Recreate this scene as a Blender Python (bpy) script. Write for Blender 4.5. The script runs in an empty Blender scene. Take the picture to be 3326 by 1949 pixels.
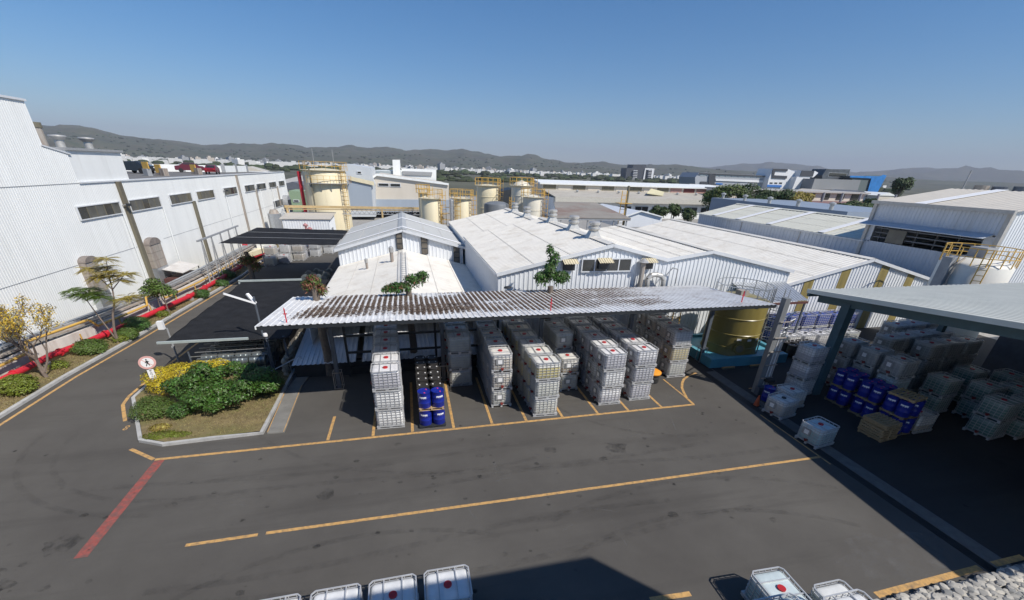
import bpy, math, random
from mathutils import Vector, Matrix
random.seed(11)
rad = math.radians
# ------------------------------------------------------------------ camera
W0, H0 = 3326.0, 1949.0
FPX, TILT, ROLL, YAW, CYO, HC = 1358.788, rad(27.10996), rad(-2.11326), rad(14.23632), 272.7, 11.0
_R = Vector((math.cos(YAW), -math.sin(YAW), 0)); _F0 = Vector((math.sin(YAW), math.cos(YAW), 0)); _U = Vector((0, 0, 1))
FW = _F0*math.cos(TILT) - _U*math.sin(TILT); _D = -(_F0*math.sin(TILT) + _U*math.cos(TILT))
RT = _R*math.cos(ROLL) + _D*math.sin(ROLL); DN = -_R*math.sin(ROLL) + _D*math.cos(ROLL)
S = bpy.context.scene
cam = bpy.data.cameras.new('camera'); camo = bpy.data.objects.new('camera', cam); S.collection.objects.link(camo)
m = Matrix.Identity(4)
for i in range(3):
    m[i][0] = RT[i]; m[i][1] = -DN[i]; m[i][2] = -FW[i]
m[0][3], m[1][3], m[2][3] = 0, 0, HC
camo.matrix_world = m
cam.sensor_width = 36; cam.lens = 36*FPX/W0; cam.shift_y = CYO/W0; cam.clip_start = .1; cam.clip_end = 60000
S.camera = camo
# ------------------------------------------------------------------ sky and sun
SUN = Vector((.475, -.505, .7206)).normalized()
ELEV = math.asin(SUN.z); AZ = math.atan2(SUN.x, SUN.y)
wd = bpy.data.worlds.new('World'); S.world = wd; wd.use_nodes = True
nt = wd.node_tree; bg = nt.nodes['Background']
sky = nt.nodes.new('ShaderNodeTexSky'); sky.sky_type = 'NISHITA'; sky.sun_disc = False
sky.sun_elevation = ELEV; sky.sun_rotation = AZ; sky.altitude = 20; sky.air_density = 1.0; sky.dust_density = .3; sky.ozone_density = 6
hsv = nt.nodes.new('ShaderNodeHueSaturation'); hsv.inputs['Saturation'].default_value = 1.27
nt.links.new(sky.outputs[0], hsv.inputs['Color']); nt.links.new(hsv.outputs[0], bg.inputs[0]); bg.inputs[1].default_value = .1
sl = bpy.data.lights.new('sun', 'SUN'); sl.energy = 4.9; sl.angle = rad(.53); sl.color = (1, .94, .855)
so = bpy.data.objects.new('sun', sl); S.collection.objects.link(so)
so.rotation_euler = (-SUN).to_track_quat('-Z', 'Y').to_euler(); so.location = SUN*60
S.view_settings.view_transform = 'Standard'; S.view_settings.look = 'None'; S.view_settings.exposure = 0.1; S.view_settings.gamma = 1
S.view_settings.use_curve_mapping = False
# ------------------------------------------------------------------ photo pixel -> place helpers (direction only; distance from ground / plane)
ZR = {1: (0,280,2.382), 2: (850,480,3.0775), 3: (1450,480,2.8), 4: (2200,480,2.238), 5: (0,780,2.11), 6: (800,900,2.6526), 7: (1500,900,2.954),
      8: (2200,850,2.238), 9: (2000,1600,1.9), 0: (0,0,2520/3326), 'A': (840,1200,3.15), 'B': (1600,1150,3.15), 'C': (540,880,3.8867),
      'D': (780,720,5.274), 'E': (2180,880,3.2117), 'F': (2600,950,2.686), 'I': (0,780,2.840), 'J': (420,1040,3.3574), 'K': (1400,520,4.2),
      'L': (2226,500,2.2909), 'M': (380,480,3.6), 'N': (700,1700,2.52)}
def ray(k, x, y):
    a, b, s = ZR[k]; u = (a + x/s - W0/2)/FPX; v = (b + y/s - H0/2 - CYO)/FPX
    return RT*u + DN*v + FW
def G(k, x, y, z=0.0):
    d = ray(k, x, y); return d*((z - HC)/d.z) + Vector((0, 0, HC))
def onY(k, x, y, Y):
    d = ray(k, x, y); return d*(Y/d.y) + Vector((0, 0, HC))
def onX(k, x, y, X):
    d = ray(k, x, y); return d*(X/d.x) + Vector((0, 0, HC))
def at(k, x, y, dist):
    d = ray(k, x, y); return d*(dist/math.hypot(d.x, d.y)) + Vector((0, 0, HC))
def onP(k, x, y, p0, n):
    d = ray(k, x, y); o = Vector((0, 0, HC)); return o + d*((Vector(p0) - o).dot(n)/d.dot(n))
# ------------------------------------------------------------------ object helpers
COL = S.collection
def vec_(*a): return Vector(a)
def tag(o, label=None, cat=None, group=None, kind=None):
    if label: o['label'] = label
    if cat: o['category'] = cat
    if group: o['group'] = group
    if kind: o['kind'] = kind
    return o
def thing(name, label, cat, loc=(0,0,0), rz=0.0, group=None):
    o = bpy.data.objects.new(name, None); COL.objects.link(o); o.location = loc; o.rotation_euler = (0, 0, rz)
    o.empty_display_size = .2
    return tag(o, label, cat, group)
def link(name, me, parent=None, loc=None, rz=0):
    o = bpy.data.objects.new(name, me); COL.objects.link(o)
    if parent: o.parent = parent
    if loc is not None: o.location = loc
    if rz: o.rotation_euler = (0, 0, rz)
    return o
def kids(o): return [c for c in bpy.data.objects if c.parent is o]
KID = {}
def copy_tree(root, loc=None, rz=None, label=None, group=None):
    if root.name not in KID:
        KID[root.name] = [(c, [g for g in c.children]) for c in root.children]
    r = root.copy(); COL.objects.link(r)
    if loc is not None: r.location = loc
    if rz is not None: r.rotation_euler = (0, 0, rz)
    if label: r['label'] = label
    if group: r['group'] = group
    for c, gs in KID[root.name]:
        cc = c.copy(); COL.objects.link(cc); cc.parent = r
        for g in gs:
            gg = g.copy(); COL.objects.link(gg); gg.parent = cc
    return r
class MB:
    def __init__(s): s.v = []; s.f = []
    def add(s, vs, fs):
        n = len(s.v); s.v += [tuple(p) for p in vs]; s.f += [tuple(i+n for i in f) for f in fs]; return s
    def poly(s, pts): return s.add(pts, [tuple(range(len(pts)))])
    def box(s, a, b):
        x0,y0,z0 = a; x1,y1,z1 = b
        return s.add([(x0,y0,z0),(x1,y0,z0),(x1,y1,z0),(x0,y1,z0),(x0,y0,z1),(x1,y0,z1),(x1,y1,z1),(x0,y1,z1)],
                     [(3,2,1,0),(4,5,6,7),(0,1,5,4),(1,2,6,5),(2,3,7,6),(3,0,4,7)])
    def cbox(s, c, sx, sy, sz): return s.box((c[0]-sx/2,c[1]-sy/2,c[2]-sz/2),(c[0]+sx/2,c[1]+sy/2,c[2]+sz/2))
    def bar(s, p, q, w, h=None, up=(0,0,1)):
        p = Vector(p); q = Vector(q); h = h or w; d = (q-p).normalized(); u = Vector(up)
        if abs(d.dot(u)) > .98: u = Vector((0,1,0))
        a = d.cross(u).normalized()*(w/2); b = a.cross(d).normalized()*(h/2)
        vs = [p-a-b, p+a-b, p+a+b, p-a+b, q-a-b, q+a-b, q+a+b, q-a+b]
        return s.add(vs, [(0,3,2,1),(4,5,6,7),(0,1,5,4),(1,2,6,5),(2,3,7,6),(3,0,4,7)][::1])
    def cyl(s, p, q, r0, r1=None, n=10, caps=True):
        p = Vector(p); q = Vector(q); r1 = r0 if r1 is None else r1; d = (q-p).normalized()
        u = Vector((0,0,1)) if abs(d.z) < .9 else Vector((1,0,0)); a = d.cross(u).normalized(); b = d.cross(a)
        vs = []
        for i in range(n):
            t = 2*math.pi*i/n; e = a*math.cos(t) + b*math.sin(t); vs.append(p+e*r0); vs.append(q+e*r1)
        fs = [(2*i, 2*i+1, (2*i+3) % (2*n), (2*i+2) % (2*n)) for i in range(n)]
        if caps: fs += [tuple(2*i for i in range(n)), tuple(2*i+1 for i in range(n-1,-1,-1))]
        return s.add(vs, fs)
    def tube(s, pts, r, n=6, r2=None):
        L = len(pts)
        for i in range(L-1):
            a = r if r2 is None else r+(r2-r)*i/(L-1); b = r if r2 is None else r+(r2-r)*(i+1)/(L-1)
            s.cyl(pts[i], pts[i+1], a, b, n)
        return s
    def lathe(s, prof, c=(0,0,0), n=20, sx=1, sy=1):
        vs = []; k = len(prof)
        for i in range(n):
            t = 2*math.pi*i/n
            for r, z in prof: vs.append((c[0]+sx*r*math.cos(t), c[1]+sy*r*math.sin(t), c[2]+z))
        fs = [(i*k+j, ((i+1)%n)*k+j, ((i+1)%n)*k+j+1, i*k+j+1) for i in range(n) for j in range(k-1)]
        return s.add(vs, fs)
    def prism(s, pts, vec):
        pts = [Vector(p) for p in pts]; vec = Vector(vec); n = len(pts)
        return s.add(pts+[p+vec for p in pts], [tuple(range(n-1,-1,-1)), tuple(range(n,2*n))]+[(i,(i+1)%n,n+(i+1)%n,n+i) for i in range(n)])
    def mesh(s, name, mat=None, smooth=False):
        me = bpy.data.meshes.new(name); me.from_pydata(s.v, [], s.f)
        if mat: me.materials.append(mat)
        if smooth:
            me.polygons.foreach_set('use_smooth', [True]*len(me.polygons))
            try: me.set_sharp_from_angle(angle=rad(40))
            except Exception: pass
        me.update(); return me
    def build(s, name, mat=None, parent=None, smooth=False, loc=None, rz=0):
        return link(name, s.mesh(name, mat, smooth), parent, loc, rz)
def box_obj(name, a, b, mat, parent=None): return MB().box(a, b).build(name, mat, parent)
# corrugated sheet: o origin, u along, v up/slope, n out; bot(t), top(t) along v
def corr(o, u, v, n, L, bot, top, pitch=.3, depth=.04):
    mb = MB(); o = Vector(o); u = Vector(u); v = Vector(v); n = Vector(n); prof = []
    k = max(1, round(L/pitch)); p = L/k
    for i in range(k):
        prof += [(i*p, 0), (i*p+.55*p, 0), (i*p+.65*p, depth), (i*p+.9*p, depth)]
    prof.append((L, 0)); vs = []
    for t, d in prof:
        vs.append(o+u*t+n*d+v*bot(t)); vs.append(o+u*t+n*d+v*top(t))
    mb.add(vs, [(2*i, 2*i+2, 2*i+3, 2*i+1) for i in range(len(prof)-1)])
    return mb
# ------------------------------------------------------------------ materials
MATS = {}
def M(name, col, rough=.6, metal=0.0, var=.12, scale=3.0, streak=False, bump=0.0, bscale=40.0, dirt=None, dirt_amt=.0, dirt_scale=.6, island=0.0, spec=.5, coat=0, sub=0):
    if name in MATS: return MATS[name]
    mt = bpy.data.materials.new(name); mt.use_nodes = True; t = mt.node_tree; N = t.nodes; Lk = t.links; b = N['Principled BSDF']
    b.inputs['Roughness'].default_value = rough; b.inputs['Metallic'].default_value = metal; b.inputs['Specular IOR Level'].default_value = spec
    if coat: b.inputs['Coat Weight'].default_value = coat
    tc = N.new('ShaderNodeTexCoord'); mp = N.new('ShaderNodeMapping'); Lk.new(tc.outputs['Object'], mp.inputs[0])
    if streak: mp.inputs['Scale'].default_value = (1, 1, .12)
    ns = N.new('ShaderNodeTexNoise'); ns.inputs['Scale'].default_value = scale; ns.inputs['Detail'].default_value = 6; ns.inputs['Roughness'].default_value = .62
    Lk.new(mp.outputs[0], ns.inputs['Vector'])
    mx = N.new('ShaderNodeMix'); mx.data_type = 'RGBA'
    c = Vector(col)
    mx.inputs['A'].default_value = (*(c*(1-var)), 1); mx.inputs['B'].default_value = (*[min(1, x) for x in c*(1+var)], 1)
    rmp = N.new('ShaderNodeMapRange'); rmp.inputs[1].default_value = .3; rmp.inputs[2].default_value = .7
    Lk.new(ns.outputs['Fac'], rmp.inputs[0]); Lk.new(rmp.outputs[0], mx.inputs['Factor']); out = mx.outputs['Result']
    if dirt:
        n2 = N.new('ShaderNodeTexNoise'); n2.inputs['Scale'].default_value = dirt_scale; n2.inputs['Detail'].default_value = 8; n2.inputs['Roughness'].default_value = .68
        Lk.new(mp.outputs[0], n2.inputs['Vector'])
        r2 = N.new('ShaderNodeMapRange'); r2.inputs[1].default_value = .62-.35*dirt_amt; r2.inputs[2].default_value = .8-.2*dirt_amt; r2.inputs[4].default_value = min(1, .35+dirt_amt)
        Lk.new(n2.outputs['Fac'], r2.inputs[0])
        m2 = N.new('ShaderNodeMix'); m2.data_type = 'RGBA'; m2.inputs['B'].default_value = (*dirt, 1)
        Lk.new(out, m2.inputs['A']); Lk.new(r2.outputs[0], m2.inputs['Factor']); out = m2.outputs['Result']
    if island:
        gi = N.new('ShaderNodeNewGeometry'); hs = N.new('ShaderNodeHueSaturation')
        r3 = N.new('ShaderNodeMapRange'); r3.inputs[3].default_value = 1-island; r3.inputs[4].default_value = 1+island
        Lk.new(gi.outputs['Random Per Island'], r3.inputs[0]); Lk.new(r3.outputs[0], hs.inputs['Value'])
        r4 = N.new('ShaderNodeMapRange'); r4.inputs[3].default_value = .5-.04*island; r4.inputs[4].default_value = .5+.05*island
        Lk.new(gi.outputs['Random Per Island'], r4.inputs[0]); Lk.new(r4.outputs[0], hs.inputs['Hue'])
        Lk.new(out, hs.inputs['Color']); out = hs.outputs[0]
    Lk.new(out, b.inputs['Base Color'])
    if bump:
        nb = N.new('ShaderNodeTexNoise'); nb.inputs['Scale'].default_value = bscale; nb.inputs['Detail'].default_value = 5
        Lk.new(tc.outputs['Object'], nb.inputs['Vector'])
        bp = N.new('ShaderNodeBump'); bp.inputs['Strength'].default_value = bump; bp.inputs['Distance'].default_value = .02
        Lk.new(nb.outputs['Fac'], bp.inputs['Height']); Lk.new(bp.outputs[0], b.inputs['Normal'])
    if sub:
        tr = N.new('ShaderNodeBsdfTranslucent'); Lk.new(out, tr.inputs[0]); ms = N.new('ShaderNodeMixShader'); ms.inputs[0].default_value = sub
        o = [x for x in N if x.type == 'OUTPUT_MATERIAL'][0]
        Lk.new(b.outputs[0], ms.inputs[1]); Lk.new(tr.outputs[0], ms.inputs[2]); Lk.new(ms.outputs[0], o.inputs[0])
    MATS[name] = mt; return mt
def asphalt(name, base, patch):
    mt = bpy.data.materials.new(name); mt.use_nodes = True; t = mt.node_tree; N = t.nodes; Lk = t.links; b = N['Principled BSDF']
    b.inputs['Roughness'].default_value = .88; b.inputs['Specular IOR Level'].default_value = .3
    tc = N.new('ShaderNodeTexCoord')
    def noise(sc, det=6, ro=.6, vec=None):
        n = N.new('ShaderNodeTexNoise'); n.inputs['Scale'].default_value = sc; n.inputs['Detail'].default_value = det; n.inputs['Roughness'].default_value = ro
        Lk.new(vec or tc.outputs['Object'], n.inputs['Vector']); return n.outputs['Fac']
    def rng(src, a, b_, c=0, d=1):
        r = N.new('ShaderNodeMapRange'); r.inputs[1].default_value = a; r.inputs[2].default_value = b_; r.inputs[3].default_value = c; r.inputs[4].default_value = d
        Lk.new(src, r.inputs[0]); return r.outputs[0]
    def mix(a, bcol, fac):
        x = N.new('ShaderNodeMix'); x.data_type = 'RGBA'
        if isinstance(a, tuple): x.inputs['A'].default_value = (*a, 1)
        else: Lk.new(a, x.inputs['A'])
        x.inputs['B'].default_value = (*bcol, 1); Lk.new(fac, x.inputs['Factor']); return x.outputs['Result']
    c = mix(base, patch, rng(noise(.16, 8, .62), .35, .7))
    mp = N.new('ShaderNodeMapping'); mp.inputs['Scale'].default_value = (.12, 1.2, 1); mp.inputs['Rotation'].default_value = (0, 0, .15); Lk.new(tc.outputs['Object'], mp.inputs[0])
    c = mix(c, tuple(x*.72 for x in base), rng(noise(.55, 7, .7, mp.outputs[0]), .52, .75, 0, .7))      # tyre polish bands
    c = mix(c, tuple(x*1.5 for x in patch), rng(noise(38, 4, .75), .55, .85, 0, .55))                     # light aggregate
    c = mix(c, tuple(x*.45 for x in base), rng(noise(21, 3, .7), .6, .75, 0, .5))
    vo = N.new('ShaderNodeTexVoronoi'); vo.inputs['Scale'].default_value = 1.15; Lk.new(tc.outputs['Object'], vo.inputs['Vector'])
    ms = N.new('ShaderNodeMath'); ms.operation = 'ADD'; Lk.new(vo.outputs['Distance'], ms.inputs[0]); Lk.new(rng(noise(9, 3), 0, 1, -.09, .09), ms.inputs[1])
    mk = N.new('ShaderNodeMath'); mk.operation = 'MULTIPLY'; Lk.new(rng(ms.outputs[0], .05, .11, 1, 0), mk.inputs[0]); Lk.new(rng(noise(.35, 3), .52, .6), mk.inputs[1])
    c = mix(c, tuple(x*.3 for x in base), mk.outputs[0])                                                    # oil drips
    c = mix(c, tuple(x*.5 for x in base), rng(noise(.33, 4, .5), .7, .78, 0, .55))                         # stains
    Lk.new(c, b.inputs['Base Color'])
    bp = N.new('ShaderNodeBump'); bp.inputs['Strength'].default_value = .5; bp.inputs['Distance'].default_value = .012
    Lk.new(noise(55, 4, .7), bp.inputs['Height']); Lk.new(bp.outputs[0], b.inputs['Normal'])
    return mt
m_asph = asphalt('asphalt', (.076, .071, .065), (.114, .108, .098))
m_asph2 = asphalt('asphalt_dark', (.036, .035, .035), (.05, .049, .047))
m_conc = M('concrete', (.32, .31, .29), .85, var=.2, scale=2, bump=.3, dirt=(.12,.115,.1), dirt_amt=.35, dirt_scale=1.2)
m_kerb = M('kerb_concrete', (.42, .42, .41), .85, var=.2, scale=3, bump=.3, dirt=(.15,.14,.12), dirt_amt=.3, dirt_scale=1.5)
m_yel = M('yellow_paint', (.56, .33, .115), .7, var=.16, scale=9, dirt=(.13,.11,.09), dirt_amt=.48, dirt_scale=5)
m_red = M('red_paint', (.31, .075, .06), .75, var=.25, scale=9, dirt=(.11,.085,.078), dirt_amt=.6, dirt_scale=5)
m_white = M('white_cladding', (.80, .815, .80), .45, var=.05, scale=.8, streak=True, dirt=(.5,.5,.47), dirt_amt=.12, dirt_scale=.9)
m_wall = M('hall_cladding', (.72, .745, .77), .42, var=.05, scale=1.2, streak=True, dirt=(.42,.42,.4), dirt_amt=.14, dirt_scale=1.2)
m_roofw = M('white_roof_sheet', (.74, .71, .64), .5, var=.07, scale=.7, dirt=(.52,.46,.37), dirt_amt=.32, dirt_scale=.9)
m_roofg = M('grey_roof_sheet', (.43, .44, .43), .5, var=.06, scale=.7, dirt=(.36,.35,.32), dirt_amt=.15)
m_roofc = M('beige_roof_sheet', (.55, .51, .44), .55, var=.07, scale=.6, dirt=(.4,.33,.26), dirt_amt=.2)
m_roofgreen = M('pale_green_roof_sheet', (.62, .61, .52), .5, var=.05, scale=.5, dirt=(.45,.45,.38), dirt_amt=.15)
m_cream = M('cream_paint', (.73, .65, .45), .45, var=.06, scale=1, streak=True, dirt=(.45,.36,.22), dirt_amt=.18, dirt_scale=1.3)
m_olive = M('olive_steel', (.17, .155, .11), .6, var=.15, scale=3, streak=True, dirt=(.09,.07,.05), dirt_amt=.3)
m_dark = M('dark_steel', (.035, .04, .045), .5, metal=.2, var=.2)
m_bluegrey = M('blue_grey_steel', (.11, .13, .16), .5, metal=.2, var=.15, dirt=(.08,.07,.06), dirt_amt=.25)
m_galv = M('galvanised_steel', (.50, .52, .54), .42, metal=.7, var=.15, scale=6)
m_silver = M('bright_metal', (.52, .51, .48), .4, metal=.45, var=.15, scale=4)
m_grey = M('grey_paint', (.30, .31, .32), .55, var=.12)
m_glass = M('dark_glass', (.035, .038, .036), .12, var=.3, scale=.6, spec=.7)
m_dglass = M('dusty_glass', (.10, .10, .088), .35, var=.35, scale=1.2, spec=.5)
m_frame = M('window_frame', (.62, .64, .66), .45, var=.06)
m_yrail = M('yellow_rail_paint', (.58, .36, .08), .5, var=.12, scale=4)
m_redp = M('red_pipe_paint', (.52, .02, .035), .5, var=.18, scale=2.5, dirt=(.25,.02,.03), dirt_amt=.2)
m_teal = M('teal_steel', (.055, .115, .14), .5, var=.15, scale=2, dirt=(.05,.06,.06), dirt_amt=.2)
m_tealroof = M('pale_teal_roof_sheet', (.68, .68, .60), .6, var=.06, scale=.8, dirt=(.42,.44,.4), dirt_amt=.15)
m_net = M('black_shade_net', (.022, .023, .026), .9, var=.25, scale=1.5, spec=.1, bump=.4, bscale=90)
m_wood = M('pallet_wood', (.44, .31, .17), .8, var=.22, scale=5, bump=.2)
m_wooddk = M('weathered_pallet_wood', (.28, .215, .13), .85, var=.25, scale=5, bump=.2)
m_blue = M('blue_plastic', (.01, .024, .27), .38, var=.12, scale=3)
m_black = M('black_drum_paint', (.035, .032, .03), .4, var=.2, scale=3)
m_ddrum = M('grey_steel_drum', (.20, .23, .24), .35, metal=.6, var=.2, scale=4)
m_cap = M('red_lid', (.46, .025, .03), .4, var=.1)
m_capd = M('black_lid', (.02, .02, .022), .4, var=.1)
m_label = M('white_label', (.8, .8, .8), .5, var=.03)
m_plate = M('grey_plate', (.33, .34, .35), .5, metal=.3, var=.1)
m_rust = M('rusty_sheet', (.36, .33, .29), .65, var=.2, scale=2, streak=True, dirt=(.17,.1,.07), dirt_amt=.45, dirt_scale=1.6)
m_rubber = M('rubber', (.02, .02, .02), .8, var=.1)
m_basin = M('turquoise_paint', (.09, .33, .44), .5, var=.1, scale=2, dirt=(.08,.16,.18), dirt_amt=.25)
m_frp = M('olive_yellow_fibreglass', (.22, .18, .055), .35, var=.16, scale=1.5, streak=True, dirt=(.16,.11,.02), dirt_amt=.25, dirt_scale=1.0)
m_bark = M('bark', (.17, .14, .115), .9, var=.25, scale=6, bump=.6, bscale=25)
m_twig = M('twig', (.19, .15, .125), .9, var=.2, scale=6)
m_leaf = M('leaf_dark', (.062, .125, .022), .45, var=.2, scale=2, island=.55, sub=.2)
m_leafm = M('leaf_mid', (.095, .145, .024), .5, var=.2, scale=2, island=.5, sub=.22)
m_leafy = M('leaf_lime', (.16, .19, .02), .5, var=.2, scale=2, island=.45, sub=.25)
m_leafyy = M('leaf_yellow', (.55, .43, .025), .5, var=.15, scale=2, island=.35, sub=.25)
m_leafo = M('leaf_ochre', (.32, .25, .06), .6, var=.2, scale=2, island=.45, sub=.25)
m_flower = M('yellow_flower', (.62, .42, .05), .6, var=.2, scale=2, island=.35, sub=.25)
m_leafr = M('leaf_reddish', (.20, .075, .045), .6, var=.25, scale=2, island=.5, sub=.2)
m_leaffar = M('leaf_far', (.055, .085, .024), .6, var=.25, scale=.3, island=.5, sub=.15)
m_leaffar2 = M('leaf_far_light', (.10, .13, .03), .6, var=.25, scale=.3, island=.5, sub=.15)
m_grass = M('dry_grass', (.20, .155, .075), .95, var=.35, scale=3.2, bump=.8, bscale=30, dirt=(.12,.13,.035), dirt_amt=.45, dirt_scale=.8)
m_blade = M('grass_blade', (.27, .215, .10), .9, var=.3, scale=2, island=.45, sub=.2)
m_bladeg = M('green_grass_blade', (.15, .17, .04), .9, var=.3, scale=2, island=.45, sub=.2)

# ------------------------------------------------------------------ ground
tag(MB().poly([(-14000,-3000,-.07),(14000,-3000,-.07),(14000,14000,-.07),(-14000,14000,-.07)]).build('ground',
    M('far_ground', (.085, .085, .055), .95, var=.45, scale=.004, dirt=(.17,.155,.12), dirt_amt=.35, dirt_scale=.011)), kind='structure')
tag(MB().poly([(-60,-20,-.03),(140,-20,-.03),(140,200,-.03),(-60,200,-.03)]).build('works_ground', m_conc), kind='structure')
tag(MB().poly([(-20.4,-8,0),(17.42,-8,0),(17.42,26.0,0),(-6.3,26.0,0),(-6.3,90,0),(-20.4,90,0)]).build('asphalt_yard', m_asph), kind='structure')
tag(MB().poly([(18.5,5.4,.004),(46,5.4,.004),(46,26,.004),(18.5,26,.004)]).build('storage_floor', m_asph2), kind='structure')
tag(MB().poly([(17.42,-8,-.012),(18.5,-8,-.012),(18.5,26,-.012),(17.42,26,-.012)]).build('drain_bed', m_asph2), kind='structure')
tag(MB().box((17.82,5.2,-.01),(18.5,20.4,.012)).build('concrete_edging', MATS['walk_concrete'] if 'walk_concrete' in MATS else M('edge_concrete',(.13,.127,.12),.9,var=.2,scale=2.5,dirt=(.09,.085,.08),dirt_amt=.4,dirt_scale=1.2)), kind='structure')
gr = thing('drain_grate', 'long black slotted drain grate beside the concrete edging of the storage shed', 'drain')
mb = MB(); mb.box((17.44,5.0,-.01),(17.47,19.5,.008)); mb.box((17.77,5.0,-.01),(17.80,19.5,.008)); mb.build('frame', m_dark, gr)
mb = MB()
for i in range(4): mb.box((17.49+i*.073,5.0,-.012),(17.53+i*.073,19.5,.004))
mb.build('slats', m_dark, gr)
def strip(name, pts, w, mat, z=.005, kind='structure'):
    mb = MB(); P = [Vector((p[0],p[1],z)) for p in pts]; L = []
    for i, p in enumerate(P):
        d = (P[min(i+1,len(P)-1)]-P[max(i-1,0)]).normalized(); n = Vector((-d.y,d.x,0))*(w/2); L.append((p+n,p-n))
    for i in range(len(P)-1): mb.poly([L[i][1],L[i+1][1],L[i+1][0],L[i][0]])
    return tag(mb.build(name, mat), kind=kind)
RM = 'road_marking'
strip(RM, [(-11.98,17.66),(-10.72,16.70)], .15, m_yel, .0045); strip(RM, [(-10.66,16.67),(14.5,16.80)], .15, m_yel, .006)
for x, y1 in ((-4.1,18.9),(-2.17,22),(-.41,22),(1.5,22),(3.36,22),(5.07,22),(6.96,22),(8.88,22),(10.6,22),(12.54,22)):
    strip(RM, [(x,16.84),(x+.03,y1)], .13, m_yel, .0045)
strip(RM, [(14.5,17.4),(14.49,19.9)], .09, m_yel, .0045)
strip(RM, [(14.46,16.84),(14.5,17.47),(14.72,18.1),(14.98,18.7),(15.33,19.21),(15.72,19.65),(16.15,19.95),(16.65,20.22),(17.1,20.36)], .14, m_yel, .0075)
strip(RM, [(-7.6,11.58),(-5.52,11.6)], .13, m_yel); strip(RM, [(-5.28,11.62),(-.5,11.6),(5,11.58),(17.3,11.53)], .13, m_yel)
strip(RM, [(-10.45,11.68),(-10.46,16.58)], .36, m_red, .0055)
strip(RM, [(-18.35,18),(-18.47,20.77),(-18.4,25.67),(-17.95,31.0),(-17.55,37.99),(-17.1,45.5),(-16.9,49),(-17.2,60)], .15, m_yel)
strip(RM, [(-14.05,33),(-14.12,30.2),(-14.35,27),(-14.48,24.6),(-14.49,22.8),(-14.3,21.85),(-13.82,20.95),(-13.38,20.15)], .15, m_yel)
strip(RM, [(12.9,5.47),(17.3,5.55)], .2, m_yel); strip(RM, [(17.9,5.55),(19.3,5.56)], .2, m_yel, .016); strip(RM, [(6.1,6.75),(7.38,6.68)], .16, m_yel)
strip(RM, [(17.28,11.0),(17.33,15.2)], .07, m_yel); strip(RM, [(18.9,17.9),(22.2,18.1)], .08, m_yel, .012)
mb = MB()   # the painted 8
for cy in (-.1, .1):
    P = [(-13.02+.09*math.cos(t*math.pi/6), 19.5+cy+.1*math.sin(t*math.pi/6)) for t in range(13)]
    for i in range(12):
        a, b = P[i], P[i+1]; c = Vector((-13.02,19.5+cy,0))
        def sc(q, k): return (c.x+(q[0]-c.x)*k, c.y+(q[1]-c.y)*k, .005)
        mb.poly([sc(a,.55),sc(b,.55),sc(b,1),sc(a,1)])
tag(mb.build('painted_number', m_yel), kind='structure')
WORN = [(13.0+2.2*math.cos(t*.42)*(1.15 if t % 2 else .85)+2.2, 6.5+.95*math.sin(t*.42)*(1.1 if t % 3 else .8), .0042) for t in range(15)]
def decal(name, col, amt=.7):
    mt = bpy.data.materials.new(name); mt.use_nodes = True; t = mt.node_tree; N = t.nodes; b = N['Principled BSDF']; b.inputs['Base Color'].default_value = (*col,1); b.inputs['Roughness'].default_value = .85
    tc = N.new('ShaderNodeTexCoord'); n = N.new('ShaderNodeTexNoise'); n.inputs['Scale'].default_value = 1.6; n.inputs['Detail'].default_value = 8; n.inputs['Roughness'].default_value = .75; t.links.new(tc.outputs['Object'], n.inputs['Vector'])
    r = N.new('ShaderNodeMapRange'); r.inputs[1].default_value = .42; r.inputs[2].default_value = .75; r.inputs[4].default_value = amt; t.links.new(n.outputs['Fac'], r.inputs[0]); t.links.new(r.outputs[0], b.inputs['Alpha']); return mt
m_tyre = decal('tyre_rubber', (.03,.029,.029), .24); m_scuff = decal('pale_scuff', (.2,.195,.185), .55); m_oil = decal('oil_stain', (.02,.02,.021))
rd_ = random.Random(4)
for cx, cy, r0, a0, a1 in ((-8.5,19.0,6.3,175,265),(-8.2,19.5,7.9,178,262),(2,22,10.5,205,285),(9,2,9.5,50,120),(9.6,2.2,11.4,55,118),(14,20,7.5,190,265),(-2,4,8.6,60,130)):
    strip('tyre_mark', [(cx+r0*math.cos(rad(a0+(a1-a0)*k/18)),cy+r0*.8*math.sin(rad(a0+(a1-a0)*k/18))) for k in range(19)], .2, m_tyre, .0035)
for y_, x0_, x1_ in ((13.6,-9,13),(14.9,-12,6),(10.2,-8,9),(9.1,-6,12),(12.8,0,16)):
    strip('tyre_mark', [(x0_+(x1_-x0_)*k/10, y_+.35*math.sin(k*.5+y_)) for k in range(11)], .24, m_tyre, .003)
for k in range(70):
    x, y = rd_.uniform(-12,16), rd_.uniform(8.6,16.3); r0 = rd_.choice((.05,.07,.1,.16))*rd_.uniform(.6,1.3)
    tag(MB().poly([(x+r0*rd_.uniform(.7,1.2)*math.cos(t*.628), y+r0*rd_.uniform(.5,1)*math.sin(t*.628), .0055) for t in range(10)]).build('oil_spot', m_oil), kind='structure')
for x, y, r0 in ((-11.3,12.4,.55),(-12.6,11.4,.45),(-11.9,11.0,.3),(-3.6,13.2,.35),(5.5,14.3,.3),(8.5,13.9,.55)):
    tag(MB().poly([(x+r0*rd_.uniform(.6,1.3)*math.cos(t*.4), y+r0*rd_.uniform(.5,1.1)*math.sin(t*.4), .0058) for t in range(15)]).build('oil_stain', m_oil), kind='structure')
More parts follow.
